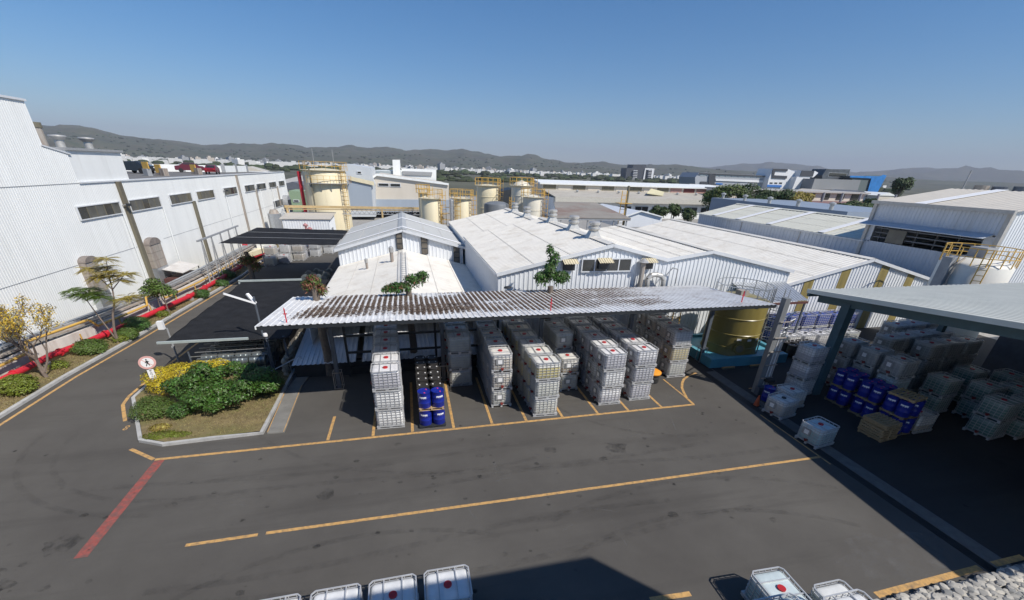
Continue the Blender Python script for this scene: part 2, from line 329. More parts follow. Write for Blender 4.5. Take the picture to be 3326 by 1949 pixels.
for k in range(26):
    x, y, a = rd_.uniform(-9,15), rd_.uniform(9,20), rd_.uniform(0,3.1); l = rd_.uniform(.15,.7)
    strip('scuff_mark', [(x-l*math.cos(a),y-l*math.sin(a)),(x,y+rd_.uniform(-.05,.05)),(x+l*math.cos(a),y+l*math.sin(a))], rd_.uniform(.03,.12), m_scuff, .0025)
tag(MB().poly(WORN).build('worn_pavement', m_scuff), kind='structure')
# left planting strip with kerb
KL = [(-18.62,14),(-18.68,18),(-18.86,21.3),(-18.8,25.7),(-18.36,31),(-17.95,38),(-17.5,44.5),(-17.2,50),(-17.4,60),(-17.6,75)]
def kerb(name, path, w, h, mat, side=1):
    mb = MB(); P = [Vector((*p,0)) for p in path]; A = []
    for i, p in enumerate(P):
        d = (P[min(i+1,len(P)-1)]-P[max(i-1,0)]).normalized(); n = Vector((-d.y,d.x,0))*side
        A.append((p, p+n*w))
    z = Vector((0,0,h)); b = Vector((0,0,-.02))
    for i in range(len(P)-1):
        (a,c),(e,g) = A[i],A[i+1]
        mb.poly([a+z,e+z,g+z,c+z]) if side < 0 else mb.poly([c+z,g+z,e+z,a+z])
        mb.poly([a+b,e+b,e+z,a+z]); mb.poly([g+b,c+b,c+z,g+z])
    mb.poly([A[0][0]+b,A[0][0]+z,A[0][1]+z,A[0][1]+b]); mb.poly([A[-1][0]+b,A[-1][1]+b,A[-1][1]+z,A[-1][0]+z])
    return tag(mb.build(name, mat), kind='structure')
kerb('kerb', KL, .2, .13, m_kerb, 1)
mb = MB(); P = [(x-.19,y) for x, y in KL]
for i in range(len(P)-1):
    mb.poly([(P[i][0],P[i][1],.1),(P[i+1][0],P[i+1][1],.1),(-22.4,P[i+1][1],.12),(-22.4,P[i][1],.12)])
tag(mb.build('planting_strip', m_grass), kind='structure')
ISL = [(-6.95,24.7),(-6.95,17.85),(-8.9,17.74),(-10.8,17.62),(-11.9,18.14),(-14.15,22.35),(-14.2,24.7)]
kerb('island_kerb', ISL[::-1], .15, .13, m_kerb, 1)
tag(MB().poly([(-6.97,24.6,.11),(-14.05,24.6,.11),(-14.0,22.4,.11),(-11.8,18.3,.11),(-10.75,17.8,.11),(-6.97,18.0,.11)][::-1]).build('island_lawn', m_grass), kind='structure')
tag(MB().prism([(-6.8,17.83,0),(-6.07,17.8,0),(-6.2,22.5,0),(-5.95,24.5,0),(-6.6,24.5,0),(-6.95,21.8,0)],(0,0,.05)).build('walkway', M('walk_concrete',(.2,.195,.18),.9,var=.2,scale=3,bump=.3,dirt=(.1,.095,.085),dirt_amt=.35,dirt_scale=1.5)), kind='structure')
strip(RM, [(-6.11,17.82),(-6.23,22.5)], .035, m_yel, .055); strip(RM, [(-6.8,17.9),(-6.93,21.8)], .035, m_yel, .055)
# the building the photograph is taken from (behind the camera; its shadow falls on the yard)
cb = thing('office_building', 'white office building whose shadow falls across the yard front', 'building')
box_obj('wall', (-40,-14,0),(14.2,-1.26,13.7), m_white, cb); box_obj('roof', (-40.2,-14.2,13.7),(14.2,-1.26,14.0), m_conc, cb)
# ------------------------------------------------------------------ left factory
FX = -22.5
def fY(z5, x, y): return onX(z5, x, y, FX).y
lf = thing('factory_building', 'long white corrugated factory with strip windows and rooftop car park', 'building')
nx = Vector((1,0,0)); uy = Vector((0,1,0)); uz = Vector((0,0,1))
corr((FX,14,0), uy, uz, nx, 23.35, lambda t: 0, lambda t: 13.8, .19, .014).build('facade_sheet', m_white, lf)
corr((FX,37.35,0), uy, uz, nx, 2.05, lambda t: 0, lambda t: 11.42-.19*t, .19, .014).build('facade_sheet', m_white, lf)
corr((FX,39.4,0), uy, uz, nx, 4.2, lambda t: 0, lambda t: 9.1, .19, .014).build('facade_sheet', m_white, lf)
corr((FX,43.6,0), uy, uz, nx, 56.6, lambda t: 0, lambda t: 9.1, .24, .012).build('facade_sheet', m_white, lf)
box_obj('upper_storey', (-34,39.4,9.0),(FX-.05,46.0,11.2), m_white, lf); box_obj('gutter', (-34,39.3,11.2),(FX+.12,46.15,11.36), m_grey, lf)
box_obj('tower_block', (-40,14,9.0),(FX-.05,37.3,13.75), m_white, lf); box_obj('coping', (-40,13.9,13.8),(FX+.1,37.42,13.92), m_frame, lf)
MB().prism([(FX-.1,37.3,11.42),(FX-.1,39.45,11.0),(FX-.1,39.45,9),(FX-.1,37.3,9)],(-11,0,0)).build('sloped_roof', m_white, lf)
MB().prism([(FX+.06,37.2,11.46),(FX+.06,39.7,10.99),(FX+.06,39.7,10.90),(FX+.06,37.2,11.37)],(-11,0,0)).build('verge_trim', m_frame, lf)
box_obj('roof_deck', (-60,46.0,8.7),(FX-.02,100.1,8.98), M('deck_concrete',(.16,.155,.15),.9,var=.2,scale=1), lf)
box_obj('back_wall', (-60,14,0),(FX-.3,100.1,8.69), m_white, lf)
box_obj('parapet_cap', (FX-.25,39.4,9.1),(FX+.1,100.2,9.2), m_frame, lf)
box_obj('end_cap', (FX-37,100.1,0),(FX+.02,100.2,9.1), m_white, lf)
MB().box((FX+.014,14,9.1),(FX+.022,39.4,9.14)).build('sheet_joint', m_grey, lf)
mb = MB().box((FX+.014,20,4.05),(FX+.022,43.6,4.08)); mb.box((FX+.012,48.2,4.05),(FX+.02,100,4.075)); mb.build('sheet_joint', m_grey, lf)
WIN = [((585,940),(912,900),(620,1038),(935,980),5),((985,890),(1218,855),(1015,965),(1245,925),5),((1300,845),(1465,822),(1318,910),(1485,882),5),
       ((1510,818),(1642,798),(1525,875),(1657,855),4),((1720,785),(1822,773),(1733,838),(1832,822),4),((1884,765),(1962,755),(1893,810),(1968,797),4),
       ((1975,757),(2047,745),(1988,797),(2055,785),4),((2070,742),(2128,733),(2083,778),(2135,770),4),((2147,732),(2192,725),(2157,768),(2200,760),3),
       ((2120,962),(2195,925),(2135,1004),(2205,965),3)]
for i, (tl, tr, bl, br, n) in enumerate(WIN):
    y0 = (fY(1,*tl)+fY(1,*bl))/2; y1 = (fY(1,*tr)+fY(1,*br))/2; z1 = 7.62 if i < 9 else 4.6; z0 = 6.82 if i < 9 else 3.55
    wn = MB(); x = FX+.03
    wn.box((x,y0,z0-.07),(x+.09,y1,z0)); wn.box((x,y0,z1),(x+.09,y1,z1+.06)); wn.box((x,y0-.06,z0-.07),(x+.09,y0,z1+.06)); wn.box((x,y1,z0-.07),(x+.09,y1+.06,z1+.06))
    w = wn.build('window', m_frame, lf)
    pw = (y1-y0)/n
    for k in range(n):
        MB().box((x+.01,y0+k*pw+.03,z0),(x+.04,y0+(k+1)*pw-.03,z1)).build('pane', m_dglass if (i+k) % 3 else m_glass, w)
    for k in range(1,n): MB().box((x,y0+k*pw-.03,z0),(x+.06,y0+k*pw+.03,z1)).build('mullion', m_olive, w)
def fpost(y, w, z0, z1, mat=m_olive, d=.22): return MB().box((FX+.01,y-w/2,z0),(FX+d,y+w/2,z1)).build('wall_column', mat, lf)
fpost(fY(1,900,740), .5, 0, 9.1); fpost(28.3, .5, 0, 13.7); fpost(fY(1,1490,890), .45, 0, 6.8); fpost(fY(1,1815,670), .36, 0, 9.1, m_rust); fpost(fY(1,1968,772), .3, 0, 7.0, m_rust); fpost(fY(1,2138,770), .3, 3.6, 6.9, m_rust)
for k in range(5): MB().cyl((FX+.12,fY(1,[930,1240,1730,2000,2090][k],[990,930,830,790,770][k])+.2,0),(FX+.12,fY(1,[930,1240,1730,2000,2090][k],[990,930,830,790,770][k])+.2,6.8),.05,n=6).build('downpipe', m_white, lf)
for kk, (xa, ya, xb, yb) in enumerate(((1090,1180,1195,1195),(575,1320,690,1330))):    # half-round wall ducts
    y0, y1 = fY(1,xa,ya), fY(1,xb,yb); yc = (y0+y1)/2; r = abs(y1-y0)/2
    d = thing('wall_duct', ['arch topped rusty wall duct beside the olive column of the white factory','arch topped rusty wall duct behind the feathery leaved tree'][kk], 'duct', (FX,yc,0))
    zt = 4.55-r*.55
    prof = [(0,-r,.15),(.45,-r,.15),(.45,r,.15),(0,r,.15)]
    mb = MB(); mb.box((.02,-r,.2),(.45,r,2.0)); mb.build('lower_casing', m_galv, d)
    for q in range(3): MB().box((.02,-r*.98,2.02+q*(zt-2.02)/3),(.43,r*.98,2.0+(q+1)*(zt-2.02)/3)).build('casing_panel', m_rust, d)
    P = [(.02,r*math.cos(t*math.pi/10),zt+r*.55*math.sin(t*math.pi/10)) for t in range(11)]
    MB().prism(P,(.47,0,0)).build('arched_top', M('hood_grey_brown',(.22,.19,.17),.7,var=.2,scale=3), d)
ah = thing('fan_hood', 'half round grey fan hood near the far end of the white factory wall', 'hood', (FX,fY(1,2200,900),0))
mb = MB(); mb.prism([(.02,1.5*math.cos(t*math.pi/12),3.6+1.6*math.sin(t*math.pi/12)) for t in range(13)],(.9,0,0)); mb.build('hood', m_grey, ah); MB().box((.93,-1.1,1.6),(1.0,1.1,4.4)).build('opening', m_dark, ah)
for i, (x, y) in enumerate(((1720,800),(1975,770),(940,915))):
    yy = fY(1,x,y); f = thing('flood_light', ['small flood lamp by the fifth strip window','small flood lamp between two strip windows','small flood lamp on the olive column near the first strip window'][i], 'lamp', (FX,yy,7.35))
    MB().bar((.03,0,0),(.45,0,.1),.06).build('bracket', m_grey, f); MB().cbox((.5,0,.05),.25,.3,.2).build('head', m_dark, f)
# roof vents on the tower block, chimney behind
for i, (x, y) in enumerate(((470,460),(690,470))):
    q = onX(1,x,y,-26); v = thing('mushroom_vent', ['mushroom roof vent beside the tall facade of the white factory','mushroom roof vent beside the rooftop parking of the white factory'][i], 'vent', (q.x,q.y,11.36))
    MB().cyl((0,0,0),(0,0,.62),.3,n=14).build('pipe', m_silver, v, True); MB().lathe([(.3,.55),(.5,.68),(.56,.8),(.5,.88),(0,.92)]).build('hood', m_silver, v, True)
q = onX(1,275,330,-30); ch = thing('rusty_chimney', 'short rusty beige chimney behind the tall white facade', 'chimney', (q.x,q.y,9.0))
MB().cyl((0,0,0),(0,0,q.z-9+.1),.42,n=14).build('stack', m_rust, ch, True); MB().cyl((0,0,q.z-8.9),(0,0,q.z-8.5),.48,n=14).build('cap', m_olive, ch)
# rooftop parking
pw = thing('parking_barrier', 'low white barrier wall along the rooftop car park', 'wall', (0,0,8.98))
BP = [(-45,71),(-33.8,85.5),(-29.5,90),(-28.6,99)]; bl = [Vector((*p,0)) for p in BP]
for a, b in zip(bl,bl[1:]):
    n = max(1,round((b-a).length/4.5)); d = (b-a).normalized()
    for k in range(n):
        p = a.lerp(b,k/n); q = a.lerp(b,(k+1)/n); MB().bar(p+vec_(0,0,.5),q-d*.6+vec_(0,0,.5),.2,1.0).build('panel', m_white, pw); MB().bar(q-d*.6+vec_(0,0,.6),q+vec_(0,0,.6),.4,1.2).build('pier', m_grey, pw)
def car(label, loc, rz, col, sc=1):
    c = thing('parked_car', label, 'car', loc, rz, None); paint = M('car_paint_'+label.split()[0], col, .3, var=.05, coat=.6)
    prof = [(-2.1,.35),(-2.15,.75),(-1.9,.98),(-1.35,1.02),(-.75,1.42),(.75,1.46),(1.45,1.05),(2.1,.95),(2.15,.45),(2.05,.33)]
    n = len(prof); mb = MB(); vs = []
    for y, ins in ((-.86,0),(-.8,1),(.8,1),(.86,0)):
        for x, z in prof: vs.append((x*(.98 if ins else 1), y*(.82 if z > 1.2 else 1), z+(.03 if ins else 0)))
    fs = [(k*n+i, k*n+(i+1) % n, (k+1)*n+(i+1) % n, (k+1)*n+i) for k in range(3) for i in range(n)] + [tuple(range(n)), tuple(range(4*n-1,3*n-1,-1))]
    mb.add(vs, fs); mb.build('body', paint, c, True)
    for s in (-1,1):
        MB().prism([(-1.2,.80*s,1.05),(-.7,.71*s,1.38),(.7,.71*s,1.41),(1.3,.80*s,1.07)],(0,.03*s,0)).build('side_window', m_glass, c)
        for x in (-1.3,1.35): MB().cyl((x,.70*s,.33),(x,.89*s,.33),.33,n=14).build('wheel', m_rubber, c)
        MB().cbox((-2.13,.62*s,.8),.06,.3,.14).build('tail_lamp', m_cap, c); MB().cbox((2.12,.62*s,.78),.06,.32,.14).build('headlight', m_label, c)
    MB().add([(-1.36,-.64,1.07),(-1.36,.64,1.07),(-.8,.58,1.42),(-.8,-.58,1.42)],[(0,1,2,3)]).build('rear_window', m_glass, c)
    MB().add([(1.46,-.66,1.1),(1.46,.66,1.1),(.82,.58,1.46),(.82,-.58,1.46)],[(3,2,1,0)]).build('windscreen', m_glass, c)
    c.scale = (sc,)*3; return c
car('black hatchback parked on the rooftop deck by the white upper storey', (-33.3,70.5,8.98), rad(-20), (.015,.017,.02), .95)
car('dark red saloon parked beside the rooftop barrier wall', (-31.6,82,8.98), rad(-160), (.11,.01,.015), .9)
car('maroon car parked nearest the rooftop edge beyond the orange board', (-27.0,77.3,8.98), rad(100), (.2,.012,.02), .8)
for i, (x, y, s) in enumerate(((370,330,1),(505,325,0),(910,310,0))):
    q = G('M',x,y,8.98); b = thing('orange_board', ['orange square board on a pale base on the rooftop deck','orange striped barrier board beside a brown box on the roof deck','orange board standing in front of the red car on the roof'][i], 'sign', (q.x,q.y,8.98), rad(-30))
    MB().box((-.35,-.25,0),(.35,.25,.75 if s else .3)).build('base', m_grey if s else m_rust, b); MB().box((-.45,-.06,.3 if not s else .75),(.45,.06,1.45 if s else 1.2)).build('panel', m_yrail, b)
    if not s: MB().box((.45,-.3,0),(1.1,.3,.8)).build('side_box', m_rust, b)
# ------------------------------------------------------------------ pipe rack in front of the left factory
def path_at(P, y):
    for i in range(len(P)-1):
        if P[i][1] <= y <= P[i+1][1]:
            t = (y-P[i][1])/(P[i+1][1]-P[i][1]); return P[i][0]+(P[i+1][0]-P[i][0])*t
    return P[-1][0] if y > P[-1][1] else P[0][0]
RP = [(-21.2,18),(-20.9,24),(-20.72,28),(-20.1,30),(-19.45,33.6),(-19.05,36.4),(-18.4,40.8),(-18.2,46),(-18.2,59)]
rp = thing('red_pipe', 'thick red fire main running low along the planting strip', 'pipe')
MB().tube([(x,y,.47) for x, y in RP], .17, 12).build('pipe', m_redp, rp, True)
for k in range(14):
    y = 19.5+k*3; x = path_at(RP,y); MB().cyl((x,y-.05,.47),(x,y+.05,.47),.23,n=12).build('flange', m_redp, rp)
for k in range(12):
    y = 20.8+k*3.3; x = path_at(RP,y); MB().box((x-.22,y-.12,.08),(x+.22,y+.12,.3)).build('support_block', m_conc, rp)
lw = thing('retaining_wall', 'low white stained wall behind the red fire main', 'wall')
mb = MB(); ys = [14+k*2 for k in range(31)]
for i in range(30):
    a, b = ys[i], ys[i+1]; xa, xb = path_at(RP,a)-.75, path_at(RP,b)-.75
    mb.add([(xa,a,.05),(xb,b,.05),(xb,b,.95),(xa,a,.95),(xa-.25,a,.05),(xb-.25,b,.05),(xb-.25,b,.95),(xa-.25,a,.95)],[(0,1,2,3),(3,2,6,7),(5,4,7,6)])
mb.build('wall', M('stained_white_wall',(.6,.56,.52),.8,var=.12,scale=1.5,streak=True,dirt=(.33,.25,.2),dirt_amt=.4,dirt_scale=1.4), lw)
yp = thing('yellow_gas_pipe', 'yellow gas pipe with a stepped bend along the low white wall', 'pipe')
Y1 = [(path_at(RP,y)-.45,y,.95) for y in (16,20,24,27.2)]; Y2 = [(path_at(RP,y)-.5,y,1.5) for y in (27.6,29,31.4)]; Y3 = [(path_at(RP,y)-.45,y,.95) for y in (31.8,34,36,36.4)]
MB().tube(Y1+Y2+Y3, .075, 8).build('pipe', m_yrail, yp, True)
Y4 = [(path_at(RP,y)-.5,y,1.5) for y in (36.6,38.2)]+[(path_at(RP,y)-.4,y,.95) for y in (38.4,44,50,57)]
MB().tube([(path_at(RP,36.4)-.45,36.4,.95)]+Y4, .07, 8).build('pipe', m_yrail, yp, True)
for k in range(12):
    y = 18+k*3.1; x = path_at(RP,y)-.45; MB().bar((x,y,.1),(x,y,.9),.06).build('stand', m_yrail, yp)
tr = thing('cable_tray', 'rusty grey cable trays and thin pipes between the low wall and the white factory', 'cable tray')
for j, (dx, z, w, h, mt) in enumerate(((-1.25,1.1,.5,.1,m_rust),(-1.7,1.35,.25,.12,m_galv),(-1.1,1.45,.12,.12,m_grey),(-2.0,.9,.3,.1,m_rust),(-1.5,.8,.1,.1,m_galv))):
    mb = MB()
    for i in range(28):
        a, b = 15+i*2, 17+i*2
        xa, xb = max(path_at(RP,a)+dx, FX+.3), max(path_at(RP,b)+dx, FX+.3)
        mb.bar((xa,a,z),(xb,b,z),w,h)
    mb.build('tray', mt, tr)
for k in range(16):
    y = 16+k*3.4; x = max(path_at(RP,y)-1.4, FX+.5); MB().bar((x,y,0),(x,y,1.5),.08).build('trestle_leg', m_galv, tr)
    MB().bar((x-.4,y,1.03),(x+.5,y,1.03),.06).build('cross_bar', m_galv, tr)
sh = thing('lean_to_cover', 'white sheet cover on dark frame beside the factory wall', 'shelter', (-20.6,47.5,0))
MB().prism([(-1.5,-2.2,1.75),(.2,-2.4,1.45),(.25,1.2,1.45),(-1.5,1.4,1.8)],(0,0,.05)).build('roof_sheet', M('stained_cover',(.62,.6,.57),.7,var=.12,dirt=(.35,.3,.26),dirt_amt=.35,dirt_scale=1.5), sh)
for x, y in ((-1.4,-2.1),(.15,-2.2),(.15,1.1),(-1.4,1.2)): MB().bar((x,y,0),(x,y,1.5),.08).build('leg', m_dark, sh)
MB().box((-1.4,-2.6,.1),(.1,1.2,1.0)).build('stored_box', M('dark_red_brown',(.1,.04,.035),.7), sh)
fr = thing('steel_trestle', 'grey steel trestle frame of leaning legs beside the shade net', 'trestle')
ta, tb = G(1,1525,1200,4.4), G(1,1840,1080,4.4)
MB().bar(ta,tb,.14).build('top_rail', m_grey, fr)
for k in range(5):
    p = ta.lerp(tb,.08+.21*k)
    for e in (-.55,.55): MB().bar((p.x,p.y,4.35),(p.x-.1,p.y+e,.1),.09).build('leg', m_grey, fr)
rd = tag(MB().cyl((-20.0,61.5,.1),(-20.0,61.5,1.5),.3,n=12).build('red_cabinet', m_redp), 'small red hydrant cabinet beside the trestle frame', 'hydrant')
# white stored vessels near the factory end
q = thing('dust_collector', 'small grey drum filter with rusty top by the far factory wall', 'filter', (-20.6,80,0))
MB().cyl((0,0,0),(0,0,3.4),1.0,n=14).build('vessel', m_galv, q, True); MB().cyl((0,0,3.4),(0,0,4.0),.8,.5,n=14).build('top', m_rust, q)
# ------------------------------------------------------------------ caged containers
CW, CD, CP = 1.26, 1.07, .985
m_cage = M('cage_steel', (.55, .56, .57), .45, metal=.35, var=.12, scale=5)
def rring(hx, hy, r, z, k=3):
    pts = []
    for cx, cy, a0 in ((hx-r,hy-r,0),(-(hx-r),hy-r,90),(-(hx-r),-(hy-r),180),(hx-r,-(hy-r),270)):
        for i in range(k+1):
            a = rad(a0+90*i/k); pts.append((cx+r*math.cos(a), cy+r*math.sin(a), z))
    return pts
def bottle_mesh():
    mb = MB(); hx, hy = CW/2-.045, CD/2-.045; rings = [(.07,.13),(.02,.16),(0,.22),(0,.83),(.02,.88),(.06,.91),(.13,.92)]
    vs = []; n = None
    for ins, z in rings:
        rg = rring(hx-ins, hy-ins, .11, z); n = len(rg); vs += rg
    fs = [(k*n+i, k*n+(i+1) % n, (k+1)*n+(i+1) % n, (k+1)*n+i) for k in range(len(rings)-1) for i in range(n)]
    fs += [tuple(range((len(rings)-1)*n, len(rings)*n))]
    return mb.add(vs, fs)
def cage_mesh():
    mb = MB(); hx, hy = CW/2-.02, CD/2-.02
    for i, z in enumerate((.15,.30,.44,.58,.72,.85,.965)):
        rg = rring(hx, hy, .09, z, 1); w = .018 if i < 6 else .032
        for a, b in zip(rg, rg[1:]+rg[:1]): mb.bar(a, b, w)
    for k in range(6):
        x = -hx+.12+(2*hx-.24)*k/5
        for s in (-1,1): mb.bar((x,s*hy,.13),(x,s*hy,.965),.017)
    for k in range(5):
        y = -hy+.12+(2*hy-.24)*k/4
        for s in (-1,1): mb.bar((s*hx,y,.13),(s*hx,y,.965),.017)
    for x in (-.24,.24): mb.bar((x,-hy,.945),(x,hy,.945),.03)
    return mb
def pallet_mesh():
    mb = MB(); hx, hy = CW/2, CD/2
    mb.box((-hx,-hy,.10),(hx,hy,.13)); 
    for y in (-hy+.06,0,hy-.06): mb.box((-hx,y-.05,0),(hx,y+.05,.022))
    for x in (-hx+.08,0,hx-.08):
        for y in (-hy+.06,0,hy-.06): mb.box((x-.07,y-.05,.02),(x+.07,y+.05,.10))
    return mb
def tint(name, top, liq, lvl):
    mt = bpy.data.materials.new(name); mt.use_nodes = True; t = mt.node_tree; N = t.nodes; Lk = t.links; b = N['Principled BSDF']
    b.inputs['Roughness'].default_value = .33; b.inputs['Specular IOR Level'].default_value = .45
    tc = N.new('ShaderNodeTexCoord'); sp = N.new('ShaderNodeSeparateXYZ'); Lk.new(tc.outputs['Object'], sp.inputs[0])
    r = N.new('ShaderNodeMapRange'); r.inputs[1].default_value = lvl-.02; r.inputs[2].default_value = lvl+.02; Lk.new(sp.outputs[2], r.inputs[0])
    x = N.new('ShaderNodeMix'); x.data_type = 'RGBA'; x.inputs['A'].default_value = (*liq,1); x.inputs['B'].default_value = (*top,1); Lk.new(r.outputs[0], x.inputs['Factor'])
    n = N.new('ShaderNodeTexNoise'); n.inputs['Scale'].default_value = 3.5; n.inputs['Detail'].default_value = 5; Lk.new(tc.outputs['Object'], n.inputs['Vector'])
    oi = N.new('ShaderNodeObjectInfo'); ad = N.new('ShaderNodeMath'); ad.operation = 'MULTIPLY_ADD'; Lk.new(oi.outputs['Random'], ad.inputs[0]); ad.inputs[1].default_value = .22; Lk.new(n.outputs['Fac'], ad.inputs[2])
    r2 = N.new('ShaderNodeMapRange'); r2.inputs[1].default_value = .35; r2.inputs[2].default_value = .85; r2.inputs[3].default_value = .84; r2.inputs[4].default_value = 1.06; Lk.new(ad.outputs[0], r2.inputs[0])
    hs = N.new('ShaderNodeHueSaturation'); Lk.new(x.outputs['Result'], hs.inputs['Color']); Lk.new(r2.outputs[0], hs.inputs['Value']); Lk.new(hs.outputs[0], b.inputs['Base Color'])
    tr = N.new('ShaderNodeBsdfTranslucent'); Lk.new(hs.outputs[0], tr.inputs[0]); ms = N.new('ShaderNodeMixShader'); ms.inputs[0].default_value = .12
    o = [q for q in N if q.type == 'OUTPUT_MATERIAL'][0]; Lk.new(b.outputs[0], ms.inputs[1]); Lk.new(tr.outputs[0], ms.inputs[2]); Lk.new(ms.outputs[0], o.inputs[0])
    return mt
TINT = {'white': tint('bottle_white',(.84,.85,.85),(.80,.81,.81),.6), 'grey': tint('bottle_grey',(.84,.84,.85),(.52,.52,.57),.82), 'yellow': tint('bottle_yellow',(.83,.82,.76),(.62,.55,.28),.72),
        'beige': tint('bottle_beige',(.82,.80,.76),(.62,.57,.50),.75), 'pale': tint('bottle_pale',(.80,.81,.79),(.60,.61,.56),.8), 'green': tint('bottle_green',(.30,.40,.37),(.16,.27,.24),.75), 'aqua': tint('bottle_aqua',(.66,.76,.78),(.42,.57,.58),.7), 'blue': tint('bottle_blue',(.02,.07,.42),(.015,.05,.36),.5)}
_bm, _cm, _pm = bottle_mesh().mesh('bottle', None, True), cage_mesh().mesh('cage', m_cage), pallet_mesh().mesh('pallet', m_cage)
_cap = MB().cyl((0,0,0),(0,0,.05),.11,n=16).mesh('lid', m_cap, False); _capk = MB().cyl((0,0,0),(0,0,.05),.11,n=16).mesh('lid', m_capd)
_plate = MB().box((-.018,-.2,-.16),(.0,.2,.16)).mesh('plate', m_plate); _lab = MB().box((-.022,-.11,-.11),(-.019,.1,.1)).mesh('label_sheet', m_label)
_valve = MB().cyl((0,0,0),(-.12,0,0),.06,n=10).cbox((-.11,0,.05),.05,.16,.03).mesh('valve', M('valve_red',(.22,.03,.025),.5))
TINT['grey_low'] = tint('bottle_grey_low',(.85,.85,.86),(.58,.58,.62),.5); TINT['beige_low'] = tint('bottle_beige_low',(.82,.80,.75),(.58,.5,.38),.42); TINT['yellow_old'] = tint('bottle_yellow_old',(.72,.70,.60),(.66,.58,.36),.86)
ALT = {'grey': ('grey','grey','grey_low','white'), 'beige': ('beige','beige','beige_low','pale'), 'yellow': ('yellow','yellow','yellow_old','pale'), 'pale': ('pale','pale','grey_low','beige_low'), 'white': ('white','white','pale','white')}
TINT['painted_shade'] = tint('bottle_painted_shade',(.56,.58,.58),(.38,.4,.4),.8)  # whitish bottles inside the shed, with its deep shade put into their colour
PROTO = {}
def container(tintname, plate=True, valve=True, lid='red'):
    key = (tintname, plate, valve, lid)
    if key in PROTO: return PROTO[key]
    r = thing('bulk_container', 'x', 'container', (0,-60,-30)); me = _bm.copy(); me.materials.clear(); me.materials.append(TINT[tintname])
    link('pallet', _pm, r); link('bottle', me, r); link('cage', _cm, r); link('lid', _cap if lid == 'red' else _capk, r, (0,0,.915))
    if plate:
        p = link('plate', _plate, r, (-CW/2,.12,.60)); link('label_sheet', _lab, p)
    if valve: link('valve', _valve, r, (-CW/2+.05,0,.2))
    PROTO[key] = r; return r
ORD = ['first','second','third','fourth','fifth','sixth','seventh']; LAY = ['bottom','middle','top']
def put_container(t, x, y, z, rz, label, group, **k):
    t = random.choice(ALT.get(t,(t,))); r = copy_tree(container(t, **k), (x+random.uniform(-.025,.025),y+random.uniform(-.02,.02),z), rz+rad(random.uniform(-2.2,2.2)), label, group); return r
GRP = 'caged containers stacked under the carport'
def row(t, xc, fy, n, hs, desc, wide=True, gap=.1, drift=0, tints=None, **k):
    d = (CD if wide else CW)+gap
    for i in range(n):
        h = hs[i] if isinstance(hs, list) else hs
        for l in range(h):
            tt = tints[l] if (tints and i == 0) else (tints[3] if tints and len(tints) > 3 else t)
            hidden = (i >= 2 and l < h-2)
            if hidden and i > 3: continue
            put_container(tt, xc+drift*i+random.uniform(-.015,.015), fy+d*(i+.5)-gap/2, l*CP, 0 if wide else rad(90),
                f'{LAY[l] if h==3 else ("lower","upper")[l]} container, {ORD[i]} from the yard end, {desc}', GRP, **k)
row('grey', -1.365, 17.31, 6, 3, 'row between walkway and drums', drift=-.03, plate=False, valve=True)
row('pale', 2.38, 21.05, 3, 3, 'short row beyond the drums')
row('beige', 4.16, 18.36, 5, 3, 'row with valves facing the yard', wide=False, gap=.03)
row('yellow', 6.14, 17.09, 6, 3, 'yellow tinged row', gap=.12, drift=-.05, tints=['pale','pale','yellow','yellow'], plate=False)
row('pale', 8.25, 19.48, 3, [2,3,3], 'row stepping down to two layers', wide=False, gap=.03)
row('grey', 9.88, 17.58, 6, 3, 'grey row next to the stepped row', drift=.02)
row('grey', 11.74, 17.78, 6, 3, 'grey row beside the orange lidded bin', drift=-.02)
row('beige', 15.43, 20.05, 4, 3, 'row beside the turquoise basin', tints=['yellow','yellow','grey','beige'])
# yard front and edge containers
for k, x in enumerate((.38,-1.08,-2.53,-3.98)):
    put_container('white', x, 7.72, 0, 0, f'white lidded container, {ORD[k]} from the shadow end of the yard front row', 'white containers in the yard front row', plate=False, lid='red')
for (x, y, z, rz, t, lb) in ((9.35,5.72,0,90,'aqua','caged pale container casting a cage shadow on the yard'),(8.0,4.5,0,0,'aqua','lower caged container of the pair beside the office shadow'),(8.0,4.5,CP,0,'aqua','upper caged container of the pair beside the office shadow'),
     (10.78,4.98,0,90,'white','single caged white container next to the gravel bed'),(9.75,4.2,0,0,'white','lower caged white container by the gravel bed'),(9.75,4.2,CP,0,'white','upper caged white container by the gravel bed')):
    put_container(t, x, y, z, rad(rz), lb, 'containers at the gravel bed', plate=False)
put_container('beige', 18.42, 15.18, 0, rad(12), 'caged beige container with black lid and grey plate beside the traffic cone', 'containers at the storage shed edge', lid='black')
put_container('pale', 19.75, 15.95, 0, rad(5), 'caged pale container behind the black lidded one', 'containers at the storage shed edge')
put_container('aqua', 18.12, 12.66, 0, rad(8), 'lone caged aqua container standing across the drain', 'containers at the storage shed edge')
for l in range(3): put_container('grey', 21.5, 17.1, l*CP, rad(188), f'{LAY[l]} container of the stack beside the teal column', 'containers at the storage shed edge')
gs = 'containers inside the storage shed'
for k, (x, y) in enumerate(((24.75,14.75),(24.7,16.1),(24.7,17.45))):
    for l in range(3): put_container('aqua' if l == 1 and k == 0 else 'painted_shade', x, y, l*CP, rad(3), f'{LAY[l]} container, {ORD[k]} in the row behind the wrapped blue drums', gs)
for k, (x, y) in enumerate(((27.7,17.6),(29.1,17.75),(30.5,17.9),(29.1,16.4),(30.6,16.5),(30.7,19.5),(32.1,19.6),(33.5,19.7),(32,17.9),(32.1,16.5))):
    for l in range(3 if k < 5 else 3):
        if l > 0 or k in (0,3): put_container('painted_shade', x, y, l*CP, rad(3), f'{LAY[l]} pale container deep in the shed, {ORD[k%5]} of the {"front" if k<5 else "back"} block', gs)
